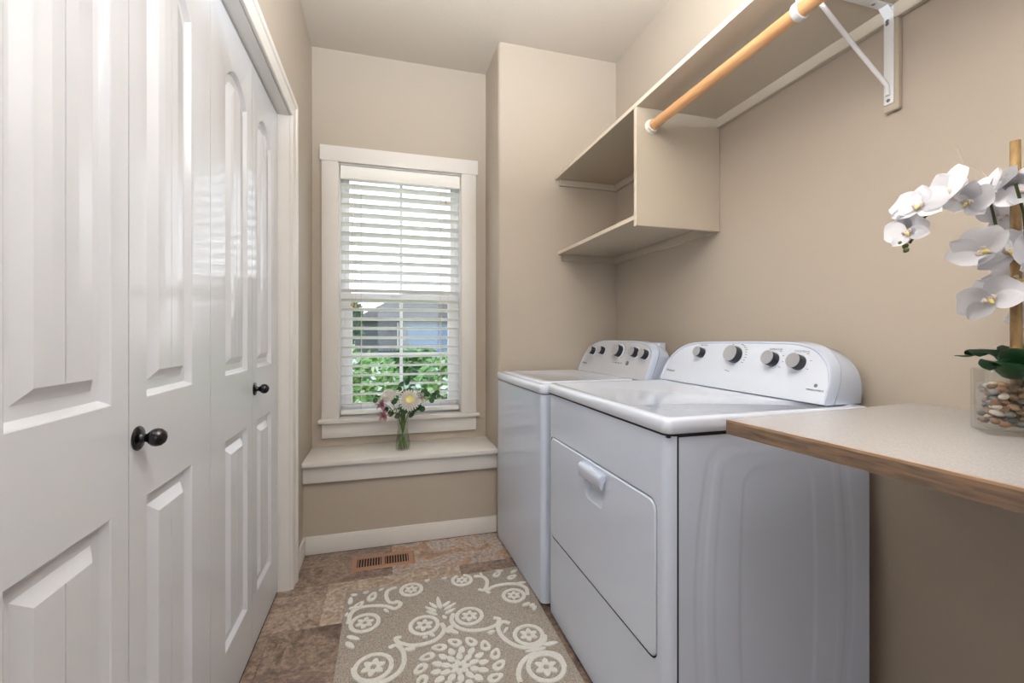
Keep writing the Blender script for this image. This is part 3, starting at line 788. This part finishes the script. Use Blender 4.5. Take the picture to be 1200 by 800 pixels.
scroll(428, 290, .052, [(508,280),(522,310),(495,350),(440,375),(370,385),(310,372),(296,352),(322,346)])
scroll(640, 247, .050, [(565,235),(556,270),(585,300),(640,315),(710,310),(765,290),(780,262),(752,256)])
scroll(918, 335, .052, [(995,335),(985,372),(930,395),(860,388),(800,350),(775,305),(795,275),(830,282)])
scroll(190, 487, .060, [(95,490),(105,530),(150,556),(230,556),(300,520),(332,470),(330,415),(300,385),(262,398)])
scroll(1000, 487, .060, [(1088,487),(1060,435),(1000,418),(930,430),(885,470),(870,520),(880,560)])
fc = rp(597, 487)
for n_, rr2, a_, b_ in ((7, .022, .016, .010), (10, .052, .018, .0115), (14, .082, .018, .012)):
    for k in range(n_):
        an = 2*math.pi*k/n_+(.2 if n_ == 10 else 0)
        blob(fc[0]+math.cos(an)*rr2, fc[1]+math.sin(an)*rr2, a_, b_, an, mirror=False)
for k in range(14):
    an = 2*math.pi*(k+.5)/14; blob(fc[0]+math.cos(an)*.133, fc[1]+math.sin(an)*.125, .029, .0185, an+.9, mirror=False, hole=True)
def petals(lst, mirror=True):
    for (x, y, x2, y2, wd, hl) in lst:
        p, q = rp(x, y), rp(x2, y2); blob((p[0]+q[0])/2, (p[1]+q[1])/2, math.hypot(q[0]-p[0], q[1]-p[1])/2, wd, math.atan2(q[1]-p[1], q[0]-p[0]), mirror, hl)
petals([(690,130,735,118,.008,False),(240,215,262,232,.007,False),(700,60,690,45,.006,False),(880,70,905,60,.008,False),(860,95,905,88,.007,False),(60,250,70,232,.006,False),(455,330,478,345,.008,False),(545,315,590,330,.010,False),(420,350,445,345,.007,False),(820,300,800,330,.006,False),(355,395,400,388,.008,False),(505,215,490,158,.010,False),(515,205,550,178,.008,False),(520,222,580,185,.008,False),(525,238,575,212,.008,False),(488,212,452,185,.008,False),(485,228,432,205,.008,False),(490,245,438,225,.008,False),
        (530,262,515,245,.008,False),(170,180,200,135,.019,True),(100,215,145,178,.014,True),(80,195,85,160,.010,False),(115,150,85,148,.008,False),(140,140,170,132,.006,False),(215,130,240,118,.006,False),(75,215,110,205,.007,False),
        (755,65,785,40,.016,True),(820,75,860,55,.015,True),(835,45,865,30,.008,False),(800,35,760,35,.007,False),(65,345,128,360,.010,False),(62,372,100,400,.010,False),(890,200,925,185,.009,False),(925,205,945,190,.010,False),(940,220,952,200,.008,False),
        (985,385,1055,372,.010,False),(1000,398,900,418,.009,False),(535,330,560,290,.013,False),(335,405,388,405,.010,False),(725,330,760,318,.009,False),(430,85,455,78,.007,False),(510,75,535,68,.007,False)])
o = bm_link('tufted_pattern', bm, M['rugw'], rg); o['kind'] = 'stuff'

# ------------------------------------------------------------------ floor vent
vt = thing('floor_vent', 'tan metal floor register with two rows of slots near the baseboard', 'vent', (-.012, 2.315, 0))
vx0, vx1, vy0, vy1 = -.160, .136, 2.250, 2.380
bm = bmesh.new(); ox = [bm.verts.new(p) for p in ((vx0,vy0,.0052),(vx1,vy0,.0052),(vx1,vy1,.0052),(vx0,vy1,.0052))]; hs = []
xa = vx0+.034
for grp in ((vx0+.024, vx0+.140), (vx0+.156, vx0+.272)):
    h_ = [bm.verts.new(p) for p in ((grp[0], vy0+.023, .0052), (grp[1], vy0+.023, .0052), (grp[1], vy1-.023, .0052), (grp[0], vy1-.023, .0052))]; hs.append(h_)
    lo_ = [bm.verts.new(v.co-Vector((0,0,.004))) for v in h_]; strip(bm, h_, lo_)
fill(bm, [ox]+hs); lo_ = [bm.verts.new(v.co + Vector((.003 if v.co.x > 0 else -.003, .003 if v.co.y > 2.3 else -.003, -.005))) for v in ox]; strip(bm, ox, lo_)
bm_link('vent_frame', bm, M['vent'], vt)
box('duct_opening', vx0+.01, vx1-.01, vy0+.01, vy1-.01, .0002, .0010, M['dark'], vt)
for grp in ((vx0+.024, vx0+.140), (vx0+.156, vx0+.272)):
    for k in range(9):
        x = grp[0] + (grp[1]-grp[0])*(k+.5)/9
        box('louvre', x-.0022, x+.0022, vy0+.023, vy1-.023, .0012, .0050, M['vent'], vt)

# ------------------------------------------------------------------ orchid in square vase
VB = Vector((1.055, .538)); n1 = Vector((.71, .70)); n2 = Vector((.755, -.655)); sA, sB = .088, .105
cV = VB + n1*sA/2 + n2*sB/2; ZT = .9555
gv = thing('glass_vase', 'square clear glass vase filled with pebbles on the counter', 'vase', (cV.x, cV.y, ZT))
def vring(bm, ins, z, rad=.010):
    a_, b_ = sA/2-ins, sB/2-ins; out = []
    for p in rrect(-a_, a_, -b_, b_, max(rad-ins*.6, .002), 4):
        q = cV + n1*p[0] + n2*p[1]; out.append(bm.verts.new((q.x, q.y, z)))
    return out
bm = bmesh.new()
L = [vring(bm, .003, ZT), vring(bm, 0, ZT+.003), vring(bm, 0, ZT+.116), vring(bm, .002, ZT+.118), vring(bm, .004, ZT+.116), vring(bm, .005, ZT+.012), vring(bm, .010, ZT+.009)]
bm.faces.new(L[0]); bm.faces.new(L[-1])
for a, b in zip(L, L[1:]): strip(bm, a, b)
bm_link('glass_body', bm, M['glass'], gv, 50)
# pebbles: individual things, packed in layers
PM = [mat('pebble_'+n, c_, .35, var=(40, c2)) for n, c_, c2 in (('tan', srgb(176,138,98), srgb(196,164,126)), ('brown', srgb(128,92,66), srgb(156,120,92)), ('grey', srgb(128,126,122), srgb(160,158,152)), ('cream', srgb(214,202,184), srgb(232,224,210)), ('rust', srgb(158,106,74), srgb(182,136,100)), ('slate', srgb(84,82,82), srgb(112,108,104)))]
pm_meshes = []
for i in range(6):
    b = bmesh.new(); bmesh.ops.create_icosphere(b, subdivisions=2, radius=1)
    for v in b.verts:
        v.co = v.co*(1+.16*noise.noise(v.co*1.3+Vector((i*5, 0, 0))))
    for f in b.faces: f.smooth = True
    me = bpy.data.meshes.new('pebble'); b.to_mesh(me); b.free(); me.materials.append(PM[i]); pm_meshes.append(me)
rng = random.Random(11); centres = []
hA, hB = sA/2-.006, sB/2-.006
stake = cV + n1*0 + n2*0
kk = 0
for attempt in range(9000):
    sz = (rng.uniform(.0068, .0105), rng.uniform(.0055, .0080), rng.uniform(.0045, .0060))
    a_ = rng.uniform(-hA+sz[0], hA-sz[0]); b_ = rng.uniform(-hB+sz[0], hB-sz[0]); z = ZT+.0125+sz[2] + rng.random()**1.0*.070
    if abs(a_) < hA-.022 and abs(b_) < hB-.022 and z < ZT+.066: continue
    ok = True
    for (p, q, zz, rr3) in centres:
        if math.sqrt((p-a_)**2+(q-b_)**2+((zz-z)*1.35)**2) < (rr3+sz[0])*.80: ok = False; break
    if not ok or math.hypot(a_, b_) < .012: continue
    centres.append((a_, b_, z, sz[0])); ci = rng.choice((0,0,0,1,1,2,2,3,3,4,5)); me = pm_meshes[ci]; cn = ('tan', 'brown', 'grey', 'cream', 'rust-coloured', 'dark slate')[ci]
    o = bpy.data.objects.new('pebble', me); C.objects.link(o); q = cV + n1*a_ + n2*b_
    o.location = (q.x, q.y, z); o.scale = sz; o.rotation_euler = (rng.uniform(-.35,.35), rng.uniform(-.35,.35), rng.uniform(0, 6.28))
    tag(o, 'small smooth %s pebble inside the square glass vase' % cn, 'pebble', '%s pebbles in the square vase' % cn); kk += 1
    if kk >= 200: break
print('pebbles', kk)
# plant
op = thing('orchid', 'white artificial orchid with arching stem and bamboo stake, in the pebble vase', 'orchid', (cV.x, cV.y, ZT+.012))
def ray(u, v, Y):
    t = (u-600)/FPX; dx = sa+t*ca; dy = ca-t*sa; K = Y/dy; return Vector((K*dx, Y, CAM_H + K*(391-v)/FPX))
st = (cV.x, cV.y)
bm = bmesh.new()
add_tube(bm, [(st[0], st[1], ZT+.012), (st[0]+.001, st[1], 1.10), (st[0], st[1], 1.30), (st[0]-.002, st[1], 1.498)], [.0085, .0083, .0078, .0072], 14)
for z in (1.09, 1.23, 1.385): add_lathe(bm, [(.0079, -.004), (.0094, -.001), (.0094, .001), (.0079, .004)], (st[0], st[1], z), (0,0,1), 14)
bm_link('bamboo_stake', bm, M['bamboo'], op, 40)
lathe('stake_tie', [(.0085, -.003), (.0108, -.003), (.0108, .003), (.0085, .003)], (st[0], st[1], 1.108), (0,0,1), M['tassel'], op, 16)
def strap_leaf(pts, wid, m, parent, name='leaf', fold=.3, nseg=14):
    """leaf along pts (Catmull), width profile"""
    P = []
    pts = [Vector(p) for p in pts]
    for i in range(len(pts)-1):
        p0, p1, p2, p3 = pts[max(i-1,0)], pts[i], pts[i+1], pts[min(i+2, len(pts)-1)]
        for k in range(5):
            t = k/5; P.append(.5*((2*p1) + (p2-p0)*t + (2*p0-5*p1+4*p2-p3)*t*t + (3*p1-p0-3*p2+p3)*t**3))
    P.append(pts[-1]); bm = bmesh.new(); prev = None; n = len(P)
    for i, p in enumerate(P):
        t = i/(n-1); ww = wid*max(.04, (math.sin(math.pi*min(1, .12+.88*t)))**.6)
        tg = (P[min(i+1,n-1)]-P[max(i-1,0)]).normalized(); sd = tg.cross(Vector((0,0,1)))
        sd = sd.normalized() if sd.length > .05 else Vector((1,0,0)); upn = sd.cross(tg)
        cur = [bm.verts.new(p - sd*ww + upn*ww*fold), bm.verts.new(p - sd*ww*.5 + upn*ww*fold*.35), bm.verts.new(p), bm.verts.new(p + sd*ww*.5 + upn*ww*fold*.35), bm.verts.new(p + sd*ww + upn*ww*fold)]
        if prev:
            for k in range(4): bm.faces.new((prev[k], prev[k+1], cur[k+1], cur[k]))
        prev = cur
    bmesh.ops.solidify(bm, geom=list(bm.faces), thickness=.0012)
    return bm_link(name, bm, m, parent, 60)
OL = M['orchid_leaf']; b0 = Vector((st[0], st[1], 1.055))
strap_leaf([b0, ray(1176, 424, .56), ray(1150, 412, .58), ray(1138, 418, .60), ray(1119, 417, .61)], .018, OL, op)
strap_leaf([b0+Vector((0,.005,0)), ray(1165, 418, .56), ray(1152, 413, .57), ray(1148, 418, .58)], .024, OL, op)
strap_leaf([b0+Vector((-.01,0,0)), ray(1178, 431, .50), ray(1163, 424, .515), ray(1160, 434, .52)], .022, OL, op)
strap_leaf([b0+Vector((.0,-.01,0)), ray(1195, 420, .50), ray(1210, 413, .47), ray(1240, 420, .44)], .026, OL, op)
strap_leaf([b0+Vector((.01,0,.0)), ray(1192, 410, .57), ray(1180, 408, .60), ray(1172, 411, .62)], .015, OL, op)
# stem
D0 = .52
stem_pts = [(st[0]-.006, st[1], ZT+.04), ray(1186, 400, .545), ray(1187, 340, .55), ray(1183, 305, .55), ray(1177, 290, .55), ray(1168, 268, .545), ray(1160, 235, .54), ray(1140, 214, .545), ray(1120, 222, .55), ray(1098, 242, .56), ray(1083, 255, .57), ray(1074, 272, .575), ray(1066, 285, .58)]
tube('flower_stem', stem_pts, .0024, M['dstem'], op, 8)
stem_pts2 = [(st[0]+.008, st[1]-.006, ZT+.04), ray(1203, 380, .50), ray(1204, 300, .50), ray(1200, 250, .50), ray(1190, 215, .50)]
tube('flower_stem', stem_pts2, .0024, M['dstem'], op, 8)
def petal_bm(L_, W_, cup, shape):
    bm = bmesh.new(); n, mseg = 9, 6; rows = []
    for i in range(n+1):
        t = i/n
        if shape == 'round': wd = W_*math.sqrt(max(0, 1-((t-.56)/.56)**2)) if t > .02 else W_*.16
        else: wd = W_*(math.sin(math.pi*(.06+.94*t)))**.75
        wd = max(wd, W_*.06); rw = []
        for k in range(mseg+1):
            s_ = -1+2*k/mseg
            rw.append(bm.verts.new((s_*wd, L_*t, cup*L_*(t*t) + .10*W_*s_*s_ - .03*L_*math.cos(s_*4+t*5)*.4)))
        rows.append(rw)
    for i in range(n):
        for k in range(mseg): bm.faces.new((rows[i][k], rows[i][k+1], rows[i+1][k+1], rows[i+1][k]))
    bmesh.ops.solidify(bm, geom=list(bm.faces), thickness=.0006)
    me = bpy.data.meshes.new('petal'); bmesh.ops.recalc_face_normals(bm, faces=bm.faces); bm.to_mesh(me); bm.free(); me.shade_smooth(); me.set_sharp_from_angle(angle=R(50)); return me
for k_ in ('petal', 'petal_tint', 'cream'):
    nt = M[k_].node_tree; b_ = nt.nodes['Principled BSDF']; tr = nt.nodes.new('ShaderNodeBsdfTranslucent'); tr.inputs[0].default_value = (.8, .8, .85, 1)
    mx = nt.nodes.new('ShaderNodeMixShader'); mx.inputs[0].default_value = .22
    nt.links.new(b_.outputs[0], mx.inputs[1]); nt.links.new(tr.outputs[0], mx.inputs[2]); nt.links.new(mx.outputs[0], nt.nodes['Material Output'].inputs[0])
pet_round = petal_bm(.036, .023, -.16, 'round'); pet_round.materials.append(M['petal'])
pet_sep = petal_bm(.038, .0145, -.12, 'long'); pet_sep.materials.append(M['petal'])
bm = bmesh.new()
for s_ in (-1, 1): add_tube(bm, [(0,0,.001), (.005*s_, -.002, .006), (.008*s_, .000, .011), (.006*s_, .004, .014)], [.002,.004,.0038,.001], 8, 0)
add_tube(bm, [(0,0,.001), (0,-.004,.008), (0,-.010,.012), (0,-.014,.010)], [.0025,.004,.0035,.001], 8, 1)
add_tube(bm, [(0,.001,.001), (0,.003,.008)], [.003,.0035], 8, 0)
bmesh.ops.recalc_face_normals(bm, faces=bm.faces); lip_me = bpy.data.meshes.new('lip'); bm.to_mesh(lip_me); bm.free(); lip_me.materials.append(M['petal_tint']); lip_me.materials.append(M['lip']); lip_me.shade_smooth()
fm = bmesh.new(); add_lathe(fm, [(.0022, -.012), (.0016, -.004), (.0035, 0), (.0028, .003), (0, .004)], (0,0,0), (0,0,1), 10)
flower_core = bpy.data.meshes.new('flower_core'); bmesh.ops.recalc_face_normals(fm, faces=fm.faces); fm.to_mesh(flower_core); fm.free(); flower_core.materials.append(M['petal_tint']); flower_core.shade_smooth()
from mathutils import Quaternion
camv = Vector((0, 0, CAM_H))
def orchid_flower(pos, az, el, roll, s=1., close=0.):
    """az/el: facing direction of the flower"""
    f = bpy.data.objects.new('flower', flower_core); C.objects.link(f); f.parent = op; f.location = pos - op.location
    d = Vector((math.cos(R(el))*math.cos(R(az)), math.cos(R(el))*math.sin(R(az)), math.sin(R(el))))
    f.rotation_mode = 'QUATERNION'; f.rotation_quaternion = d.to_track_quat('Z', 'Y') @ Quaternion((0,0,1), R(roll)); s *= 1.22; f.scale = (s, s, s)
    for a_, me, zz in ((90, pet_sep, 0), (212, pet_sep, 0), (328, pet_sep, 0), (22, pet_round, .002), (158, pet_round, .0025)):
        p = bpy.data.objects.new('petal', me); C.objects.link(p); p.parent = f; p.location = (0, 0, zz)
        p.rotation_mode = 'QUATERNION'; p.rotation_quaternion = Quaternion((0,0,1), R(a_-90)) @ Quaternion((1,0,0), R(close + rng.uniform(-8, 12)))
    p = bpy.data.objects.new('flower_lip', lip_me); C.objects.link(p); p.parent = f; p.scale = (.75, .75, .75)
    return f
F_ = [ (1078,243,.565, 190, 28, 0, .92, 12), (1062,272,.58, 215, 0, 20, .72, 18), (1112,230,.55, 165, 32, 30, 1.15, 25), (1135,238,.535, 195, 12, -20, .85, 30),
       (1158,226,.55, 150, 35, 10, 1.15, 8), (1172,255,.56, 60, 0, 60, 1.05, 10), (1152,298,.54, 188, 30, 70, 1.1, 35), (1186,296,.52, 200, 28, 10, 1.15, 5),
       (1162,352,.54, 190, 20, 30, 1.05, 12), (1190,330,.535, 205, 20, 80, .95, 10), (1192,362,.55, 320, -20, 10, 1.05, 12), (1204,224,.50, 200, 25, 40, 1.0, 25), (1215,300,.5, 260, 0, 0, 1.1, 5)]
for (u, v, Yd, az, el, roll, s, cl) in F_: orchid_flower(ray(u, v, Yd), az, el, roll, s, cl)
for (u, v, Yd, r_) in ((1054, 285, .585, .0042), (1061, 288, .583, .0048), (1062, 293, .58, .0046), (1058, 281, .585, .003)):
    p = ray(u, v, Yd); lathe('bud', [(0, -r_*1.2), (r_*.7, -r_*.8), (r_, 0), (r_*.7, r_*.8), (0, r_*1.3)], p, (-.4, .3, -.6), M['bud'], op, 12)
# hair-thin aerial root above the flowers
tube('aerial_root', [ray(1162, 213, .56), ray(1150, 200, .565), ray(1130, 190, .57), ray(1124, 175, .57), ray(1115, 162, .57)], .0005, M['cord'], op, 5)

# ------------------------------------------------------------------ bouquet on the window seat
bc = Vector((.093, 2.588, .4865))
fv = thing('glass_vase', 'tall waisted clear glass flower vase with green stems on the window seat', 'vase', bc)
po = [(0, .000), (.038, .000), (.0405, .003), (.0410, .020), (.038, .050), (.0315, .090), (.0285, .120), (.030, .155), (.0375, .190), (.0405, .200)]
pi = [(.0390, .199), (.036, .190), (.0285, .155), (.027, .120), (.030, .090), (.0365, .050), (.0390, .020), (.036, .008), (0, .008)]
lathe('glass_body', po+pi, bc, (0,0,1), M['glass2'], fv, 32, 50)
lathe('water', [(0, .009), (.0355, .009), (.0385, .021), (.036, .050), (.0295, .090), (.0268, .115), (0, .115)], bc, (0,0,1), M['water'], fv, 32, 50)
def stemmed(name, label, cat, head, base_a, m_stem, group=None, r_=.0017):
    t = thing(name, label, cat, bc+Vector((0,0,.012)), group)
    a_ = R(base_a); foot = bc + Vector((math.cos(a_)*.022, math.sin(a_)*.022, .013)); neck = bc + Vector((-math.cos(a_)*.010, -math.sin(a_)*.010, .125)); rim = bc + Vector(((head.x-bc.x)*.32, (head.y-bc.y)*.32, .20))
    if math.hypot(rim.x-bc.x, rim.y-bc.y) > .030:
        k = .030/math.hypot(rim.x-bc.x, rim.y-bc.y); rim = bc+Vector(((rim.x-bc.x)*k, (rim.y-bc.y)*k, .2))
    tube('stem', [foot, neck, rim, (rim+head)/2+Vector((0,0,.008)), head], r_, m_stem, t, 6)
    return t
def leaf_disc(parent, p, r_, nrm_, m, name='leaf', elong=1.2):
    bm = bmesh.new(); n = Vector(nrm_).normalized(); a = n.orthogonal().normalized(); b = n.cross(a); c = bm.verts.new(p)
    ring = []
    for k in range(10):
        t = 2*math.pi*k/10; ring.append(bm.verts.new(Vector(p)+a*math.cos(t)*r_*elong+b*math.sin(t)*r_ + n*r_*.18*math.cos(2*t)))
    for k in range(10): bm.faces.new((c, ring[k], ring[(k+1) % 10]))
    bmesh.ops.solidify(bm, geom=list(bm.faces), thickness=.0008)
    return bm_link(name, bm, m, parent, 60)
def mum(parent, pos, nrm_, R_, m_out, m_in, rings=5):
    n = Vector(nrm_).normalized(); a = n.orthogonal().normalized(); b = n.cross(a); bm = bmesh.new()
    for j in range(rings):
        f = 1-j/rings; cnt = int(10+14*f); lift = (1-f)*.55+.05
        for k in range(cnt):
            t = 2*math.pi*(k+.5*(j % 2))/cnt; d = a*math.cos(t)+b*math.sin(t)
            tip = pos + d*R_*(.30+.70*f) + n*R_*lift*(1.0); base = pos + d*R_*.08*f + n*R_*lift*.4; sd = d.cross(n)*R_*.085
            mid = (tip*.62+base*.38) - n*R_*.05
            v = [bm.verts.new(x) for x in (base, mid-sd, tip-sd*.6+n*R_*.05, tip+sd*.6+n*R_*.05, mid+sd)]
            fc_ = bm.faces.new(v); fc_.material_index = 1 if j >= rings-1 else 0
    return bm_link('flower_head', bm, [m_out, m_in], parent)
def bpos(u, v, dy=0): return ray(u, v, 2.588+dy)
t = stemmed('chrysanthemum', 'large white chrysanthemum with a pale yellow centre, front of the window bouquet', 'flower', bpos(480, 470, -.045), 200, M['stem']); mum(t, bpos(480, 469, -.05), (-.05, -1, .45), .062, M['cream'], M['yellow'], 6)
t = stemmed('chrysanthemum', 'white frilly bloom on the upper left of the window bouquet', 'flower', bpos(455, 465, -.02), 20, M['stem']); mum(t, bpos(455, 464, -.03), (-.4, -.8, .7), .046, M['cream'], M['cream'])
for (u, v, dy, lab, ba) in ((447, 474, -.04, 'pink alstroemeria bloom at the left of the window bouquet', 330), (450, 487, -.05, 'drooping pink bloom, lowest on the left of the window bouquet', 300), (494, 466, -.04, 'small blush bloom tucked right of the large chrysanthemum', 150)):
    p = bpos(u, v, dy); t = stemmed('alstroemeria', lab, 'flower', p, ba, M['stem'])
    pm = M['pink'] if u < 460 else M['petal_tint']
    for k in range(6):
        a_ = 2*math.pi*k/6; d = Vector((math.cos(a_)*.7-.2, -.45, math.sin(a_)*.7+.1)).normalized()
        strap_leaf([p, p+d*.018+Vector((0,-.005,0)), p+d*.040], .0125, pm, t, 'petal', .4)
for (u, v, dy, ba, lab) in ((466, 462, -.03, 60, 'blush bud cluster above the white bloom in the window bouquet'), (492, 459, .0, 100, 'small white filler flowers right of the top leaf in the bouquet'), (463, 478, -.045, 250, 'small white filler flowers between pink bloom and chrysanthemum')):
    p = bpos(u, v, dy); t = stemmed('filler_flower', lab, 'flower', p, ba, M['stem'])
    bm = bmesh.new(); rg_ = random.Random(u)
    for k in range(16):
        q = p + Vector((rg_.uniform(-.022,.022), rg_.uniform(-.02,.02), rg_.uniform(-.02,.022)))
        b = bmesh.new(); bmesh.ops.create_icosphere(b, subdivisions=1, radius=rg_.uniform(.003,.0062))
        for vv in b.verts: vv.co += q
        merge(bm, b, k % 2)
        add_tube(bm, [p-Vector((0,0,.03)), q], .0006, 4, 2, False)
    bm_link('blossoms', bm, [M['petal_tint'], M['cream'], M['stem']], t, 60)
for (lab, u, v, dy, ba, lv) in (('dark green eucalyptus sprig at the top of the window bouquet', 474, 453, -.03, 80, ((470,450,.013),(477,448,.013),(468,456,.012),(479,459,.019),(473,462,.016))),
                                ('eucalyptus sprig with round leaves reaching right of the window bouquet', 513, 461, -.02, 170, ((497,458,.016),(500,462,.014),(508,463,.013),(512,460,.014),(514,464,.010),(506,469,.013),(491,477,.015),(495,479,.013))),
                                ('leafy green sprig low on the left of the window bouquet', 445, 470, -.01, 350, ((450,468,.013),(440,469,.012),(452,480,.013),(458,484,.015),(462,470,.014),(466,487,.014))),
                                ('leafy green sprig hanging over the rim of the window vase', 478, 484, -.05, 290, ((486,480,.014),(474,482,.014),(468,480,.013),(482,486,.013),(470,476,.012)))):
    t = stemmed('eucalyptus_sprig', lab, 'foliage', bpos(u, v, dy), ba, M['stem'])
    rg_ = random.Random(u)
    for (x, y_, r_) in lv:
        leaf_disc(t, bpos(x, y_, dy+.02+rg_.uniform(-.02,.02)), r_*1.2, (rg_.uniform(-.5,.5), -1, rg_.uniform(-.2,.8)), M['euc'])
for k in range(7):
    a_ = 360*k/7; hd = bc + Vector((math.cos(R(a_))*.02, math.sin(R(a_))*.02, .225))
    t = stemmed('flower_stalk', 'cut green stalk standing in the waisted window vase', 'stalk', hd, a_+180, M['stem'], 'cut stalks in the window vase', .0026)

# ------------------------------------------------------------------ outside
M['grass'] = mat('lawn', srgb(96,128,64), .9, var=(3, srgb(130,150,84), 8))
g = struct(box('ground', -40, 60, 3.2, 120, -.60, -.50, M['grass']))
M['leafA'] = mat('hedge_leaf', srgb(78,128,52), .5, var=(9, srgb(130,168,84)))
M['leafB'] = mat('pale_leaf', srgb(196,208,186), .5)
M['leafC'] = mat('tree_leaf', srgb(52,76,58), .6, var=(4, srgb(84,108,80)))
M['bark'] = mat('bark', srgb(90,74,60), .8)
def foliage(name, c, ext, n, size, ms, parent, seed):
    rg_ = random.Random(seed); vs, fs, mi = [], [], []
    for k in range(n):
        while True:
            q = Vector((rg_.uniform(-1,1), rg_.uniform(-1,1), rg_.uniform(-1,1)))
            if q.length < 1: break
        p = Vector(c)+Vector((q.x*ext[0], q.y*ext[1], q.z*ext[2])); d = Vector((rg_.gauss(0,1), rg_.gauss(0,1), rg_.gauss(0,.7)+.3)).normalized(); s_ = size*rg_.uniform(.6,1.3)
        e = d.orthogonal().normalized()*s_*.3; b0_ = len(vs)
        vs += [p, p+d*s_*.5+e, p+d*s_, p+d*s_*.5-e]; fs.append((b0_, b0_+1, b0_+2, b0_+3)); mi.append(0 if rg_.random() < .8 else min(1, len(ms)-1))
    me = bpy.data.meshes.new(name); me.from_pydata(vs, [], fs)
    o = link(name, me, ms, parent)
    me.polygons.foreach_set('material_index', mi); o['kind'] = 'stuff'; return o
M['leafD'] = mat('deep_hedge_leaf', srgb(52,88,40), .5, var=(9, srgb(88,126,60)))
labs = ['low leafy shrub outside, behind the left edge of the window', 'leafy shrub outside with pale variegated leaves, left of window centre', 'leafy green shrub outside, right of the middle muntin', 'dark leafy shrub outside, behind the right edge of the window']
for k, x in enumerate((-1.15, -.22, .71, 1.64)):
    t = thing('shrub', labs[k], 'shrub', (x, 4.9, -.5), 'shrubs outside the window')
    foliage('foliage', (x, 4.9, .20), (.46, .5, .74), 9000, .085, [M['leafA'], M['leafB']], t, 20+k)
    bm = bmesh.new()
    for j in range(5): add_tube(bm, [(x+.03*j-.06, 4.9, -.5), (x+.12*(j-2), 4.9+.05*(j-2), .1)], .012, 6)
    bm_link('stems', bm, M['bark'], t)
for x, lab in ((-.75, 'taller green bush in the second row outside, left of the window centre'), (.42, 'taller green bush in the second row outside, behind the middle muntin'), (1.6, 'taller green bush in the second row outside, right of the window centre')):
    t = thing('bush', lab, 'shrub', (x, 6.6, -.5), 'shrubs outside the window'); foliage('foliage', (x, 6.6, .22), (.60, .5, .72), 9000, .10, [M['leafD'], M['leafA']], t, int(x*10)+60)
    tube('trunk', [(x, 6.6, -.5), (x, 6.6, .1)], .03, M['bark'], t, 8)
def tree(x, y, h_, r_, lab, seed):
    t = thing('tree', lab, 'tree', (x, y, -.5)); tube('trunk', [(x, y, -.5), (x+.1, y, h_*.5)], [.16, .10], M['bark'], t, 8)
    foliage('crown', (x, y, h_*.60), (r_, r_, h_*.48), 5000, .38, [M['leafC']], t, seed)
tree(-4.6, 31, 5.2, 2.1, 'grey-green tree beyond the shrubs at the left of the window view', 31)
tree(-2.5, 26, 3.2, 1.1, 'smaller tree beside the grey house outside the window', 32)
# neighbour house
HZ = -.5; HY = 35
hs_ = thing('neighbour_house', 'grey house with dark shingle roof seen through the window', 'house', (4, HY, HZ))
M['siding'] = mat('grey_siding', srgb(96,98,102), .8); M['roofm'] = mat('shingle_roof', srgb(80,74,68), .9, bump=(20,.5), var=(6, srgb(102,96,90)), bdist=.02)
M['garage'] = mat('blue_grey_door', srgb(112,130,158), .6); M['sidingl'] = mat('light_siding', srgb(126,128,132), .8)
def gable(name, x0, x1, y0, y1, z0, z1, m, ov=.35):
    bm = bmesh.new(); xm = (x0+x1)/2
    a = [bm.verts.new(p) for p in ((x0-ov, y0-ov, z0-.15), (xm, y0-ov, z1), (x1+ov, y0-ov, z0-.15), (x1+ov, y0-ov, z0-.35), (xm, y0-ov, z1-.22), (x0-ov, y0-ov, z0-.35))]
    b = [bm.verts.new(v.co+Vector((0, y1-y0+2*ov, 0))) for v in a]
    strip(bm, a, b); bm.faces.new(a); bm.faces.new(b); return bm_link(name, bm, m, hs_)
def hip(name, x0, x1, y0, y1, z0, z1, run, m, ov=.35):
    bm = bmesh.new(); ymid = (y0+y1)/2
    a = [bm.verts.new(p) for p in ((x0-ov, y0-ov, z0), (x1+ov, y0-ov, z0), (x1+ov, y1+ov, z0), (x0-ov, y1+ov, z0))]
    rdg = [bm.verts.new((x0+run, ymid, z1)), bm.verts.new((x1-run, ymid, z1))]
    bm.faces.new((a[0], a[1], rdg[1], rdg[0])); bm.faces.new((a[1], a[2], rdg[1])); bm.faces.new((a[2], a[3], rdg[0], rdg[1])); bm.faces.new((a[3], a[0], rdg[0])); bm.faces.new(a)
    return bm_link(name, bm, m, hs_)
box('house_wall', -2.2, 12, HY, HY+8, HZ, 2.1, M['siding'], hs_)
hip('roof', -2.2, 12, HY, HY+8, 2.1, 4.6, 3.6, M['roofm'])
box('garage_wall', 1.2, 6.6, HY-2.5, HY, HZ, 2.1, M['sidingl'], hs_)
hip('roof', 1.2, 6.6, HY-2.5, HY+3, 2.1, 4.0, 2.4, M['roofm'])
gd = box('garage_door', 1.5, 5.4, HY-2.58, HY-2.5, HZ, 1.8, M['garage'], hs_, label='pale blue garage door')
for k in range(1, 4): box('door_rail', 1.5, 5.4, HY-2.60, HY-2.58, HZ+.57*k-.02, HZ+.57*k+.02, M['sidingl'], gd)
tube('downspout', [(.9, HY-.1, 2.0), (.9, HY-.1, HZ)], .06, M['vinyl'], hs_, 8)
box('porch_light', .2, .45, HY-.2, HY, 1.2, 1.7, M['black'], hs_)
hs2 = thing('distant_roof', 'bluish upper roof peak of another house above the right of the view', 'roof', (10, 48, 3))
bm = bmesh.new(); a = [bm.verts.new(p) for p in ((7.2, 46, 4.5), (9.2, 46, 6.4), (14, 46, 6.4), (14, 46, -.5), (7.2, 46, -.5))]; b = [bm.verts.new(v.co+Vector((0,6,0))) for v in a]
strip(bm, a, b); bm.faces.new(a); bm.faces.new(b); bm_link('roof_volume', bm, M['roofm'], hs2)
